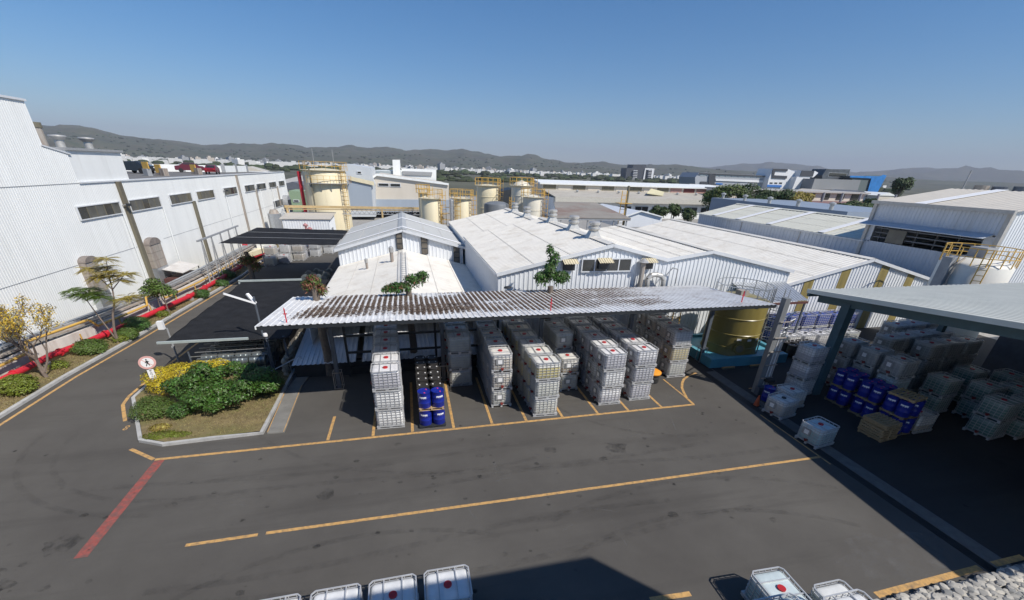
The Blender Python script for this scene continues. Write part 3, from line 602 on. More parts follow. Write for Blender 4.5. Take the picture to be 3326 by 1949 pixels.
for k, (x, y) in enumerate(((27.4,14.1),(28.8,13.0),(27.4,11.6),(30.3,14.7),(30.2,12.6),(28.9,11.4),(31.8,13.8))):
    for l in range(2): put_container('green', x, y, l*CP, rad(4), f'{("lower","upper")[l]} dark green container, {ORD[k]} of the green block in the shed', gs, plate=False)
put_container('pale', 24.3, 12.75, 0, rad(4), 'single caged container behind the drum pallets', gs)
# far group under second net
fg = 'containers beyond the second shade net'
for k, (x, y, h) in enumerate(((-15.9,55.9,1),(-15.9,57.1,3),(-14.6,57.0,1),(-14.55,58.3,3),(-13.2,58.6,2),(-13.2,59.9,2),(-11.8,61.2,2),(-11.8,62.5,2),(-10.4,63.2,2),(-9.6,65.4,2))):
    for l in range(min(h,2)): put_container(['white','beige','grey'][k % 3], x, y, l*CP, rad(-8), f'container by the second net, {ORD[l]} layer, {["beside the truck","beside the truck behind the front one","second from the truck","second from the truck behind","third from the truck","third from the truck behind","fourth from the truck","fourth from the truck behind","fifth from the truck","by the hall wall"][k]}', fg)
# ------------------------------------------------------------------ drums and wooden pallets
def drum_mesh(r=.285, h=.8, lid=True):
    return MB().lathe([(0,0),(r*.97,0),(r,.02),(r,h*.31),(r*1.035,h*.335),(r,h*.36),(r,h*.63),(r*1.035,h*.655),(r,h*.68),(r,h*.93),(r*1.04,h*.95),(r*1.04,h),(r*.95,h),(r*.93,h-.025),(0,h-.025)], n=22)
_dm = {c: drum_mesh().mesh('body', mt, True) for c, mt in (('blue',m_blue),('black',m_black),('steel',m_ddrum))}
_bung = MB().cyl((0,0,0),(0,0,.025),.035,n=8).mesh('bung', m_label); _bungp = MB().cyl((0,0,0),(0,0,.025),.04,n=8).mesh('bung', M('pink_cap',(.6,.06,.2),.5))
_dlab = MB().add([(.289*math.cos(a),.289*math.sin(a),z) for a in (-.55,-.18,.18,.55) for z in (-.055,.055)], [(2*i,2*i+2,2*i+3,2*i+1) for i in range(3)]).mesh('label_sheet', m_label)
DP = {}
def drum(c, loc, label, group, lab=True, rz=0):
    if c not in DP:
        r = thing('drum', 'x', 'drum', (0,-60,-30)); link('body', _dm[c], r)
        for s in (-1,1): link('bung', _bungp if c == 'blue' else _bung, r, (.17*s,.06,.775))
        if c == 'blue': link('label_sheet', _dlab, r, (0,0,.56)); 
        DP[c] = r
    return copy_tree(DP[c], loc, rz, label, group)
_tb = MB().box((-.575,-.045,0),(.575,.045,.02)); _tb1 = _tb.mesh('top_board', m_wood); _tb2 = _tb.mesh('top_board', m_wooddk)
_st = MB().box((-.04,-.54,.02),(.04,.54,.11)); _st1 = _st.mesh('stringer', m_wood); _st2 = _st.mesh('stringer', m_wooddk)
PP = {}
def wood_pallet(loc, rz, label, group, dk=False):
    if dk not in PP:
        r = thing('wooden_pallet', 'x', 'pallet', (0,-60,-30))
        for k in range(7): link('top_board', _tb2 if dk else _tb1, r, (0,-.49+k*.163,.11))
        for k in range(3): link('stringer', _st2 if dk else _st1, r, (-.5+.5*k,0,0)); link('bottom_board', _tb2 if dk else _tb1, r, (0,-.48+.48*k,0))
        PP[dk] = r
    return copy_tree(PP[dk], loc, rz, label, group)
gd = 'drums stacked in the carport'
bp_ = thing('plastic_pallet', 'black plastic pallet under the front blue drums', 'pallet', (.54,17.6,0))
MB().box((-.62,-.58,.07),(.62,.58,.12)).build('deck', m_dark, bp_)
for x in (-.5,0,.5):
    for y in (-.48,0,.48): MB().cbox((x,y,.035),.2,.18,.07).build('foot', m_dark, bp_)
for l, z in enumerate((.12,1.05)):
    for k, x in enumerate((.24,.86)):
        drum('blue', (x,17.33,z), f'{("lower","upper")[l]} front blue drum, {("beside the tall container row","on the side of the short row")[k]}', gd, rz=rad(-105+30*k))
        drum('black', (x,17.93,z), f'{("lower","upper")[l]} black drum right behind the blue drums, {("container row side","short row side")[k]}', gd)
wood_pallet((.54,17.6,.92), 0, 'pale wooden pallet between the two layers of blue drums', gd)
for j, y in enumerate((18.6,19.22,19.95,20.57,21.25)):
    for l, z in enumerate((.12,1.05)):
        for k, x in enumerate((.22,.84)):
            drum('black', (x,y,z-.03*(j>1)), f'{("lower","upper")[l]} black drum, {ORD[j+1]} pair behind the blue drums, {("container row side","short row side")[k]}', gd)
for j, y in enumerate((18.9,20.25,21.3)):
    wood_pallet((.53,y,0), 0, f'pallet under the lower black drums, {ORD[j]} from the blue drums', gd, True); wood_pallet((.53,y,.92), 0, f'pallet between the black drum layers, {ORD[j]} from the blue drums', gd, True)
ob = thing('orange_lidded_bin', 'orange domed lid on a ribbed black bin beside the grey container row', 'bin', (13.6,19.8,0))
MB().lathe([(0,0),(.4,0),(.43,.1),(.40,.2),(.44,.3),(.40,.4),(.45,.5),(.43,.6)], n=20).build('body', m_rubber, ob, True); MB().lathe([(.5,.58),(.5,.64),(.3,.76),(0,.8)], n=20).build('lid', M('orange_plastic',(.75,.30,.03),.45,var=.05), ob, True)
# storage shed drums, pallets
gw = 'blue drums in the storage shed'
for j, (x, y) in enumerate(((22.95,15.55),(23.0,14.15),(22.9,12.75))):
    for l, z in enumerate((.14,1.08)):
        wood_pallet((x,y,z-.13), rad(2), f'pallet under the {("lower","upper")[l]} blue drums, {ORD[j]} stack from the teal column', gw, True)
        for a, (dx, dy) in enumerate(((-.3,-.3),(.3,-.3),(-.3,.3),(.3,.3))):
            if a == 3 and l == 0: continue
            drum('blue', (x+dx,y+dy,z), f'{("lower","upper")[l]} blue drum, {ORD[j]} stack from the teal column, {("yard","inner")[a%2]} side, {("far","near")[a//2]} half', gw, rz=rad(200))
wood_pallet((22.9,12.75,1.9), rad(10), 'pale wooden pallet lying on the wrapped blue drums', gw)
for k in range(7): wood_pallet((21.65+random.uniform(-.05,.05),12.5,.0+k*.132), rad(4+random.uniform(-5,5)), f'weathered pallet, {ORD[k]} from the floor of the pallet pile', 'pallets piled on the shed floor')
drum('blue', (18.9,16.55,0), 'blue drum behind the traffic cone and the black lidded container', gw, rz=rad(200))
cn = thing('traffic_cone', 'faded orange traffic cone beside the steel post', 'cone', (17.85,16.1,0)); MB().box((-.19,-.19,0),(.19,.19,.03)).build('base', m_rubber, cn); MB().cyl((0,0,.03),(0,0,.62),.15,.03,n=14).build('cone', M('cone_orange',(.5,.09,.03),.6), cn, True)
# grey drums at net 1: lying in rows on a rack
gl = 'steel drums lying under the shade net'
def lying(loc, label, ax=0):
    if 'lie' not in DP:
        r = thing('drum', 'x', 'drum', (0,-60,-30)); b = link('body', _dm['steel'], r); b.rotation_euler = (0,rad(90),0); b.location = (-.4,0,0); DP['lie'] = r
    return copy_tree(DP['lie'], loc, ax, label, gl)
n = 0
for i in range(4):
    for j in range(7):
        for l in range(2):
            if l == 0 and 0 < j and 0 < i < 3: continue
            lying((-11.3+i*.86+random.uniform(-.02,.02), 24.45+j*.62, .31+l*.6), f'{("lower","upper")[l]} steel drum under the net, {ORD[j]} row from the island, {ORD[i]} from the road')
rk = thing('drum_rack', 'thin steel rack of rails around the lying drums', 'rack')
for x in (-11.85,-8.0):
    for y in (24.1,28.4): MB().bar((x,y,0),(x,y,1.75),.06).build('post', m_bluegrey, rk)
for y in [24.1+k*.62 for k in range(8)]: MB().bar((-11.85,y,1.45),(-8.0,y,1.5),.035).build('rail', m_galv, rk)
for i in range(4):
    for j in range(5):
        lying((-10.3+i*.62, 43.6+j*1.0, .31+.02*j), f'grey drum by the hall corner, {ORD[j]} row from the beam, {ORD[i]} from the road', rad(90)); 
        if (i+j) % 2: lying((-10.05+i*.62, 44.0+j*.95, .84), f'upper grey drum by the hall corner, {ORD[j]} row from the beam, {ORD[i]} from the road', rad(90))
# blue tubs and drums behind the yellow tank
gb = 'blue containers beside the striped hall'
for k in range(6):
    for l in range(2): put_container('blue', 26.6+k*1.36, 24.9, l*CP, rad(2), f'{("lower","upper")[l]} blue container by the striped gable, {ORD[k]} from the yellow tank', gb, plate=False, lid='black')
for k in range(5):
    put_container('pale', 26.9+k*1.36, 23.5, 0, rad(2), f'pale container before the blue ones, {ORD[k]} from the yellow tank', gb, lid='black')
for k in range(4):
    for i in range(2): drum('black', (25.3+k*.62,21.6+.62*i,.12), f'black drum on the shed side of the yellow tank, {ORD[k]} column, {ORD[i]} row', gb)
# ------------------------------------------------------------------ carport
CX0, CX1, CY0, CY1, CZ0, CZ1 = -6.32, 19.4, 18.35, 24.95, 4.9, 4.32
cp = thing('carport', 'long open carport with white ribbed roof littered with dry leaves', 'carport')
sv = Vector((0,CY1-CY0,CZ1-CZ0)); SL = sv.length; sv.normalize(); sn = Vector((1,0,0)).cross(sv)
corr((CX0,CY0,CZ0), (1,0,0), sv, sn, CX1-CX0, lambda t: 0, lambda t: SL, .27, .03).build('roof_sheet', M('litter_roof',(.72,.72,.71),.55,var=.1,scale=1.6,dirt=(.36,.31,.27),dirt_amt=.36,dirt_scale=1.3), cp)
MB().prism([(CX0,CY0+.02,CZ0-.03),(CX1,CY0+.02,CZ0-.03),(CX1,CY0+.02,CZ0-.17),(CX0,CY0+.02,CZ0-.17)],(0,.1,0)).build('front_fascia', m_dark, cp)
MB().bar((CX0-.02,CY0,CZ0-.06),(CX0-.02,CY1,CZ1-.06),.05,.14).build('verge_trim', m_white, cp); MB().bar((CX1+.02,CY0,CZ0-.06),(CX1+.02,CY1,CZ1-.06),.05,.14).build('verge_trim', m_bluegrey, cp)
for k in range(5):
    p = Vector((CX0,CY0,CZ0-.1))+sv*(.7+k*1.35); MB().bar(p, p+Vector((CX1-CX0,0,0)), .08,.12).build('purlin', m_dark, cp)
colx = [-4.2,1.5,7.2,12.9,18.5]
for x in colx:
    y = 22.0; zr = CZ0+(CZ1-CZ0)*(y-CY0)/(CY1-CY0)-.18
    c = MB().bar((x,y,0),(x,y,zr),.2,.2,(0,1,0)).build('column', m_bluegrey, cp)
    MB().bar((x,CY0+.3,CZ0-.2),(x,CY1-.1,CZ1-.2),.14,.2).build('rafter', m_bluegrey, c)
    MB().bar((x,y,zr-.9),(x,CY0+1.2,CZ0-.3),.12,.12).build('brace', m_bluegrey, c); MB().bar((x,y,zr-.9),(x,CY1-.7,CZ1-.3),.12,.12).build('brace', m_bluegrey, c)
for i, x in enumerate((colx[0],colx[1],colx[4])):
    g = thing('column_guard', ['rusty wire guard around the first carport column','wire guard around the carport column beside the drums','wire guard around the carport column at the turquoise basin'][i], 'guard', (x,22,0))
    for a in (-.22,.22):
        for b in (-.22,.22): MB().bar((a,b,0),(a*.9,b*.9,1.0),.03).build('bar', m_galv if i else m_rust, g)
    for z in (.05,.98): MB().bar((-.22,-.22,z),(.22,-.22,z),.03).bar((.22,-.22,z),(.22,.22,z),.03).bar((.22,.22,z),(-.22,.22,z),.03).bar((-.22,.22,z),(-.22,-.22,z),.03).build('ring', m_galv if i else m_rust, g)
for i, (k, x, y) in enumerate(((6,345,400),(7,858,330),(8,475,300))):
    q = G(k,x,y,CZ0-.03); r = thing('red_marker', ['red spiked marker on the carport roof near the street lamp','red spiked marker midway along the carport roof edge','red spiked marker on the carport roof near the yellow tank'][i], 'marker', (q.x,q.y+.1,CZ0-.02))
    MB().bar((0,0,0),(0,0,.55),.04).build('post', m_redp, r); MB().cbox((0,0,.38),.15,.035,.035).build('arm', m_redp, r); MB().cyl((0,0,.55),(0,0,.66),.035,.005,n=6).build('tip', m_redp, r)
# leaf litter lying in the roof troughs
from mathutils import noise as mnoise
mb = MB(); k = round((CX1-CX0)/.27); pt = (CX1-CX0)/k
for i in range(85000):
    r = random.randrange(k); x = CX0+r*pt+random.uniform(.02,.52)*pt; s = random.uniform(.3,SL-.02)
    cov = mnoise.fractal(Vector((x*.34,s*.55,3)),1,2,4)*.85+.52
    front = min(1,max(0,(s-.9-.5*mnoise.noise(Vector((x*.4,0,1))))/1.0)); rightf = min(1,max(0,(14.2-x+1.2*mnoise.noise(Vector((0,s,2)))*1.5)/2.5)); leftf = min(1,max(0,(x+5.9-.25*s)/.8))
    if x < 3 and 1.2 < s < 3.4: cov += .3
    if random.random() > cov*1.25*front*rightf*leftf: continue
    c = Vector((CX0,CY0,CZ0))+sv*s+Vector((x-CX0,0,0))+sn*random.uniform(.008,.035); a = random.uniform(0,6.28); l = random.uniform(.06,.14)
    if x < 3 and 1.4 < s < 3.2 and random.random() < .5: c += sn*.035+Vector((random.uniform(0,.14),0,0))
    e = (Vector((1,0,0))*math.cos(a)+sv*math.sin(a))*l*.5; f = (sv*math.cos(a)-Vector((1,0,0))*math.sin(a))*l*.32
    mb.add([c-e,c+f+sn*random.uniform(0,.02),c+e,c-f+sn*random.uniform(0,.02)],[(0,3,2,1)])
tag(mb.build('leaf_litter', M('dead_leaves',(.15,.105,.08),.9,var=.25,scale=4,island=.45), cp), kind='stuff')
# back frame of the carport and fence bars
bf = thing('steel_fence_frame', 'black steel bar frame at the back of the empty carport bay', 'frame')
for x in (-3.75,1.2,4.9): MB().bar((x,23.3,0),(x,23.3,3.6),.12).build('post', m_dark, bf)
for z in (.55,1.5,2.5,3.3): MB().bar((-3.75,23.3,z),(4.9,23.3,z+.02),.1,.12).build('rail', m_dark, bf)
tl = thing('lean_to_roof', 'low sloping white ribbed roof behind the carport columns', 'roof')
P0, P1 = Vector((-6.78,23.4,.86)), Vector((-6.98,29.5,1.12)); v = (P1-P0).normalized(); nn = Vector((1,0,0)).cross(v)
corr(P0, (1,0,0), v, nn, 3.4, lambda t: 0, lambda t: (P1-P0).length, .27, .03).build('sheet', m_wall, tl)
corr(P0+Vector((3.75,0,0)), (1,0,0), v, nn, 8.6, lambda t: 0, lambda t: (P1-P0).length, .27, .03).build('sheet', m_wall, tl)
MB().box((-6.7,23.6,0),(5.4,23.7,.84)).build('base_wall', m_dark, tl)
hr = thing('hand_rail', 'grey tube handrail beside the steps at the walkway', 'handrail')
MB().tube([(-8.4,23.4,.35),(-6.6,24.1,1.05),(-6.42,24.2,1.05),(-6.42,24.2,0)],.03,8).build('rail', m_galv, hr, True); MB().tube([(-7.0,23.95,.9),(-7.0,23.95,0)],.025,6).build('post', m_galv, hr)
# ------------------------------------------------------------------ gabled halls
def hall(name, label, x0,z0,xr,zr,x1,z1,y0,y1, wall, roof, pitch=.3, over=.2, dep=.04, verge=m_frame, vh=.22, zb=0, front=True):
    h = thing(name, label, 'building'); X = Vector((1,0,0))
    def topz(t):
        x = x0+t; return z0+(zr-z0)*(x-x0)/(xr-x0) if x <= xr else zr+(z1-zr)*(x-xr)/(x1-xr)
    if front: corr((x0,y0,0), X, uz, (0,-1,0), x1-x0, lambda t: zb, lambda t: topz(t)-.03, pitch, dep).build('front_wall', wall, h)
    corr((x0,y1,0), Vector((0,-1,0)), uz, (-1,0,0), y1-y0, lambda t: 0, lambda t: z0-.04, pitch, dep).build('side_wall', wall, h)
    corr((x1,y0,0), uy, uz, (1,0,0), y1-y0, lambda t: 0, lambda t: z1-.04, pitch, dep).build('side_wall', wall, h)
    MB().poly([(x0,y1,0),(x1,y1,0),(x1,y1,z1),(xr,y1,zr),(x0,y1,z0)][::-1]).build('back_wall', wall, h)
    for xa, za, s in ((x0,z0,1),(x1,z1,-1)):
        d = Vector((xr-xa,0,zr-za)).normalized(); e = Vector((xa,y0-over,za))-d*over; L = (Vector((xr,0,zr))-Vector((xa,0,za))).length+over
        n = d.cross(uy) if s < 0 else uy.cross(d)
        if n.z < 0: n = -n
        corr(e, uy, d, n, y1-y0+over, lambda t: 0, lambda t: L, pitch*1.2, dep*.65).build('roof_sheet', roof, h)
        MB().bar(Vector((xa,y0-over-.03,za))-d*over-Vector((0,0,vh*.3)), (xr,y0-over-.03,zr-vh*.3), .05, vh, (0,0,1)).build('verge_trim', verge, h)
        for f in (.3,.62):
            c = Vector((xa,0,za)).lerp(Vector((xr,0,zr)),f)+n*(dep*.65+.006); MB().bar((c.x,y0-over,c.z),(c.x,y1,c.z),.035,.008,n).build('sheet_lap', M('lap_seam_grey',(.62,.59,.53),.6,var=.15,scale=1.5), h)  # lap seams of the roof sheets in a dirty roof tone
        MB().bar((xa-s*over,y0-over,za-.08-.2*over),(xa-s*over,y1,za-.08-.2*over), .12,.1).build('gutter', verge, h)
    dl, dr = (zr-z0)/(xr-x0), (zr-z1)/(x1-xr)
    MB().add([(xr-.4,y0-over-.02,zr-.4*dl+.075),(xr,y0-over-.02,zr+.085),(xr+.4,y0-over-.02,zr-.4*dr+.075),(xr-.4,y1,zr-.4*dl+.075),(xr,y1,zr+.085),(xr+.4,y1,zr-.4*dr+.075)],[(0,1,4,3),(1,2,5,4)]).build('ridge_cap', roof, h)
    return h
hA2 = hall('low_gabled_hall', 'low white gabled hall roof behind the carport with two chimneys', -6.1,2.6,-.42,4.0,5.42,2.6,26.1,41.65, m_wall, m_roofw, .33, .1, front=False)
hA = hall('grey_roofed_hall', 'white hall with grey gabled roof, pale strips and three dark gable panels', -6.1,4.15,-.3,5.82,5.2,4.3,41.7,57.3, m_wall, m_roofg, .34, .3)
hB = hall('wide_gabled_hall', 'wide white gabled hall with row of steel roof ventilators and strip window', 5.45,5.22,13.0,6.93,17.05,5.98,26.0,41.8, m_wall, m_roofw, .30, .15)
hD = hall('rear_gabled_hall', 'white gabled hall continuing behind the ventilated hall', 5.5,4.75,13.1,6.45,17.2,5.5,41.9,58, m_wall, m_roofw, .32, .05)
hC = hall('twin_gabled_hall', 'white gabled hall joined to the ventilated hall by a roof valley', 17.1,5.96,20.6,6.46,27.75,5.03,26.02,40.4, m_wall, m_roofw, .30, .15)
hE = hall('striped_gable_hall', 'white gabled hall with four olive skylight stripes in its gable', 27.85,4.0,35.2,5.75,42.5,4.0,26.04,54, m_wall, m_roofw, .30, .15)
for x, y, s in ((4,0,0),): pass
for xa in (29.4,32.6,36.4,39.5):     # olive stripes
    zt = 4.0+(5.75-4.0)*(1-abs(xa+.4-35.2)/7.35)-.12; MB().box((xa,25.985,0),(xa+.85,25.995,zt)).build('skylight_stripe', M('olive_skylight',(.25,.2,.07),.5,var=.25,scale=3,streak=True), hE)
for x0, y0, x1, y1 in ((1338,850,1415,1012),(1588,890,1665,1062),(1915,985,1980,1152)):
    a = onY(2,x0,y0,41.6); b = onY(2,x1,y1,41.6)
    f = MB().box((a.x,41.52,b.z),(b.x,41.63,a.z)).build('gable_panel', m_dark, hA)
    for k in range(3):
        z0_ = b.z+(a.z-b.z)*k/3; MB().box((a.x+.06,41.50,z0_+.05),(b.x-.06,41.53,z0_+(a.z-b.z)/3-.05)).build('pane', M('amber_dusty_glass',(.12,.105,.085),.3,var=.4,scale=1.5), f)
for ys in (43.2,51.0):
    for xa, za in ((-6.4,4.07),(5.45,4.23)):
        MB().bar((xa,ys,za+.06),(-.3,ys,5.9),.55,.03).build('skylight_strip', m_label, hA)
# roof chimneys on low hall
nl = uy.cross(Vector((5.68,0,1.4))).normalized()
nl = nl if nl.z > 0 else -nl
for i, (x, y, hh, rr) in enumerate(((1305,1140,1.25,.17),(1055,1212,.85,.12))):
    q = onP(2,x,y,(-6.1,26.3,2.6),nl); c = thing('roof_chimney', ['taller steel chimney with hood on the low white roof','shorter steel chimney with hood on the low white roof'][i], 'chimney', q)
    MB().cyl((0,0,-.1),(0,0,hh*.7),rr*.85,n=12).build('pipe', m_rust, c, True); MB().cyl((0,0,hh*.62),(0,0,hh*.8),rr*1.15,n=12).build('collar', m_silver, c, True); MB().lathe([(rr*1.2,hh*.8),(rr*1.15,hh*.93),(rr*.6,hh),(0,hh*1.03)],n=14).build('hood', m_silver, c, True)
# ridge ladder strip of the low hall
ld = thing('roof_ladder', 'long thin steel ladder lying along the low white roof ridge', 'ladder')
for s in (-.13,.23): MB().bar((-.42+s,26.2,4.1),(-.42+s,40,4.1),.03).build('rail', m_grey, ld)
for k in range(20): MB().bar((-.55,26.6+k*.68,4.1),(-.19,26.6+k*.68,4.1),.02).build('rung', m_grey, ld)
# ventilators
def ventilator(q, label, s=1.0):
    v = thing('roof_ventilator', label, 'ventilator', q, 0, 'steel ventilators on the hall ridges')
    mb = MB(); b = .62*s; t = .3*s
    mb.add([(-b,-b*.7,-.22*s),(b,-b*.7,-.22*s),(b,b*.7,-.22*s),(-b,b*.7,-.22*s),(-t,-t,.42*s),(t,-t,.42*s),(t,t,.42*s),(-t,t,.42*s)],[(0,1,5,4),(1,2,6,5),(2,3,7,6),(3,0,4,7),(4,5,6,7)]).build('skirt', m_silver, v)
    MB().lathe([(.28*s,.38*s),(.42*s,.48*s),(.50*s,.60*s),(.48*s,.70*s),(.36*s,.78*s)],n=18).build('drum', m_silver, v, True)
    MB().lathe([(.34*s,.76*s),(.36*s,.86*s),(.46*s,.92*s),(.48*s,1.04*s),(.38*s,1.13*s),(0,1.17*s)],n=18).build('turbine_head', m_silver, v, True)
for i, (x, y) in enumerate(((1330,835),(1150,765),(960,690))):
    q = onP(3,x,y,(13.0,26,6.95),Vector((1,0,0))); ventilator((13.0,q.y,6.95), ['steel ventilator on the ridge nearest the strip windowed gable','steel ventilator on the ridge, middle of three','steel ventilator on the ridge, last before the rear hall'][i], .88)
for i, (x, y) in enumerate(((730,660),(620,625))):
    q = onX(3,x,y,13.1); ventilator((13.1,min(q.y,56),6.47), ['steel ventilator on the rear hall ridge, near end','steel ventilator on the rear hall ridge, far end'][i], .88)
# gable details of the wide hall
def on_g(x, y, k=3, Y=25.9): return onY(k,x,y,Y)
a = on_g(1240,1035); b = on_g(1665,1112); w = MB()
z0_, z1_ = b.z-.02, a.z+.12
w.box((a.x,25.84,z0_-.07),(b.x,25.95,z0_)).box((a.x,25.84,z1_),(b.x,25.95,z1_+.07)).box((a.x-.07,25.84,z0_-.07),(a.x,25.95,z1_+.07)).box((b.x,25.84,z0_-.07),(b.x+.07,25.95,z1_+.07))
w = w.build('strip_window', m_frame, hB); pwid = (b.x-a.x)/4
for k in range(4): MB().box((a.x+k*pwid+.04,25.88,z0_),(a.x+(k+1)*pwid-.04,25.93,z1_)).build('pane', m_glass, w)
for k in range(1,4): MB().box((a.x+k*pwid-.04,25.85,z0_),(a.x+k*pwid+.04,25.94,z1_)).build('mullion', m_frame, w)
for i, (x, y) in enumerate(((1115,1040),(1430,1030),(1830,1030))):
    q = on_g(x,y); f = thing('fan_awning', ['fan under a cream awning near the leafy shoots tree','fan under a cream awning on the strip window','rusty hooded fan with pipe on the gable near the valley'][i], 'fan', (q.x,25.85,q.z))
    v = Vector((0,-.55,-.22)); L = v.length; v.normalize()
    corr((-.5,0,.2), (1,0,0), v, Vector((1,0,0)).cross(v)*-1, 1.0, lambda t: 0, lambda t: L, .16, .03).build('awning', M('cream_awning',(.62,.55,.38),.6,var=.15), f)
    MB().box((-.38,-.12,-.5),(.38,.05,.1)).build('casing', m_dark, f); MB().cyl((0,-.14,-.2),(0,-.11,-.2),.26,n=14).build('blade_disc', m_black, f)
    if i == 2: MB().cyl((-.45,-.25,-2.6),(-.45,-.25,.0),.16,n=10).build('pipe', m_rust, f); MB().lathe([(.4,-.05),(0,.2)],(-.45,-.25,.05),n=12).build('cowl', m_silver, f)
MB().tube([on_g(1835,1225,3,25.5)+Vector((0,0,-.6)), on_g(1830,1190,3,25.5), on_g(1860,1160,3,25.5), on_g(1905,1152,3,25.5), on_g(1955,1165,3,25.5), on_g(1975,1200,3,25.5), on_g(1975,1230,3,25.5)+Vector((0,0,-.6))], .16, 10).build('curved_duct', m_silver, hB, True)
MB().tube([on_g(1990,1170,3,25.6), on_g(2060,1092,3,25.6), on_g(2105,1105,3,25.6), on_g(2080,1235,3,25.6)], .04, 6).build('thin_pipe', m_grey, hB)
# ------------------------------------------------------------------ halls further right
def vec(*a): return Vector(a)
hF = hall('pale_green_roofed_hall', 'grey walled hall with pale green roof and white skylight strips', 44.0,6.0,50.3,7.45,58,6.0,34.3,60.5, M('grey_cladding',(.50,.54,.60),.5,var=.06,scale=1,streak=True,dirt=(.3,.3,.3),dirt_amt=.15), m_roofgreen, .5, .2)
for y in (39,46.5,52,57): MB().bar((43.9,y,6.06),(50.2,y,7.53),.8,.03).build('skylight_strip', m_label, hF)
for y in (41.5,51): MB().box((43.93,y,0),(43.96,y+.18,5.9)).build('wall_post', m_grey, hF)
hG = thing('tall_processing_hall', 'tall white hall with open louvred clerestory under an awning', 'building')
gx0, gx1, gy0, gy1 = 44.0, 62.0, 24.0, 34.2; ridge = (53.0,10.75); ze = 9.45
wm = MATS['grey_cladding']
corr((gx0,gy0,0), uy, uz, (-1,0,0), gy1-gy0, lambda t: 0, lambda t: 6.0, .3,.03).build('lower_wall', wm, hG)
corr((gx0,gy0,0), uy, uz, (-1,0,0), gy1-gy0, lambda t: 7.6, lambda t: ze, .3,.03).build('upper_wall', wm, hG)
MB().box((gx0,gy1-.6,5.9),(gx0+.1,gy1,7.7)).build('jamb', wm, hG); MB().box((gx0,gy0,5.9),(gx0+.1,gy0+.9,7.7)).build('jamb', wm, hG)
corr((gx0,gy0,0), (1,0,0), uz, (0,-1,0), gx1-gx0, lambda t: 0, lambda t: ze+(ridge[1]-ze)*(1-abs(t-9)/9), .3,.03).build('end_wall', m_wall, hG)
MB().box((gx1,gy0,0),(gx1+.1,gy1,ze)).build('side_wall', wm, hG); MB().box((gx0,gy1,0),(gx1,gy1+.1,ze)).build('back_wall', wm, hG)
for xa, s in ((gx0,1),(gx1,-1)):
    d = vec(ridge[0]-xa,0,ridge[1]-ze); L = d.length+.4; d.normalize(); e = vec(xa,gy0-.3,ze)-d*.4
    corr(e, uy, d, uz, gy1-gy0+.7, lambda t: 0, lambda t: L, .5,.03).build('roof_sheet', m_roofc, hG)
MB().bar((gx0-.3,gy0-.3,ze-.05),(gx0-.3,gy1+.3,ze-.05),.25,.28).build('gutter', M('dull_trim',(.42,.41,.39),.6), hG)
MB().bar((gx0-.1,30.5,ze+.09),(ridge[0],30.5,ridge[1]+.09),.9,.03).build('skylight_strip', m_label, hG)
MB().bar((gx0-.05,gy0-.03,0),(gx0-.05,gy0-.03,ze-.2),.35,.3).build('corner_post', M('dull_trim',(.42,.41,.39),.6), hG); MB().bar((gx0-.05,gy1,0),(gx0-.05,gy1,ze-.2),.3,.3).build('corner_post', MATS['dull_trim'], hG)
MB().prism([(gx0,gy0+.4,7.75),(gx0,gy1+.2,7.75),(gx0-1.1,gy1+.2,7.45),(gx0-1.1,gy0+.4,7.45)],(0,0,.06)).build('awning', wm, hG)
for k in range(6): MB().bar((gx0+.25,gy0+1+k*1.6,6),(gx0+.25,gy0+1+k*1.6,7.6),.1).build('louvre_post', m_dark, hG)
for z in (6.4,6.8,7.2): MB().bar((gx0+.2,gy0+.9,z),(gx0+.2,gy1-.6,z),.08).build('louvre_rail', m_bluegrey, hG)
MB().box((gx0+.05,30.6,6.05),(gx0+.12,32.2,7.2)).build('sliding_window', m_dglass, hG)
MB().box((gx0+3,gy0+.5,5.2),(gx1-.5,gy1-.3,5.6)).build('inner_floor', m_dark, hG)
for i, (x, y) in enumerate(((2210,290),(2340,300),(2500,300))):
    q = at(4,x,y,64); v = thing('roof_blower', ['round grey blower on the tall hall ridge beside the mast','box shaped dark blower on the tall hall ridge','large dark blower at the end of the tall hall ridge'][i], 'blower', (q.x,q.y,q.z-1.1))
    MB().box((-.7,-.7,-1.5),(.7,.7,.6)).build('casing', m_grey if i else m_galv, v); MB().cyl((0,0,.6),(0,0,1.3),.55,n=14).build('outlet', m_rust if i == 0 else m_bluegrey, v)
q0 = at(4,2065,300,70); q1 = at(4,2140,165,70); mm = thing('roof_mast', 'thin leaning lattice mast above the tall hall roof', 'mast', (q0.x,q0.y,0))
MB().bar((0,0,8),(q1.x-q0.x,q1.y-q0.y,q1.z),.09).build('pole', m_grey, mm)
hH = thing('blue_grey_warehouse', 'long blue grey warehouse wall with small roof vents behind the pale green roof', 'building')
bw = M('blue_grey_cladding',(.24,.29,.36),.6,var=.05,scale=.3)
A = onX(4,250,362,66.0); B = onX(4,1240,465,66.0)
MB().add([(66,A.y,0),(66,B.y,0),(66,B.y,B.z),(66,A.y,A.z),(84,A.y,0),(84,B.y,0),(84,B.y,B.z),(84,A.y,A.z)],[(0,1,2,3),(3,2,6,7),(0,3,7,4),(1,5,6,2),(4,7,6,5)]).build('wall', bw, hH)
for k in range(5):
    t = .1+.2*k; p = A.lerp(B,t); MB().cyl((66.3,p.y,p.z-.1),(66.3,p.y,p.z+.9),.3,n=10).lathe([(.5,.9),(.5,1.1),(0,1.3)],(66.3,p.y,p.z-.1),n=10).build('roof_vent', m_silver, hH)
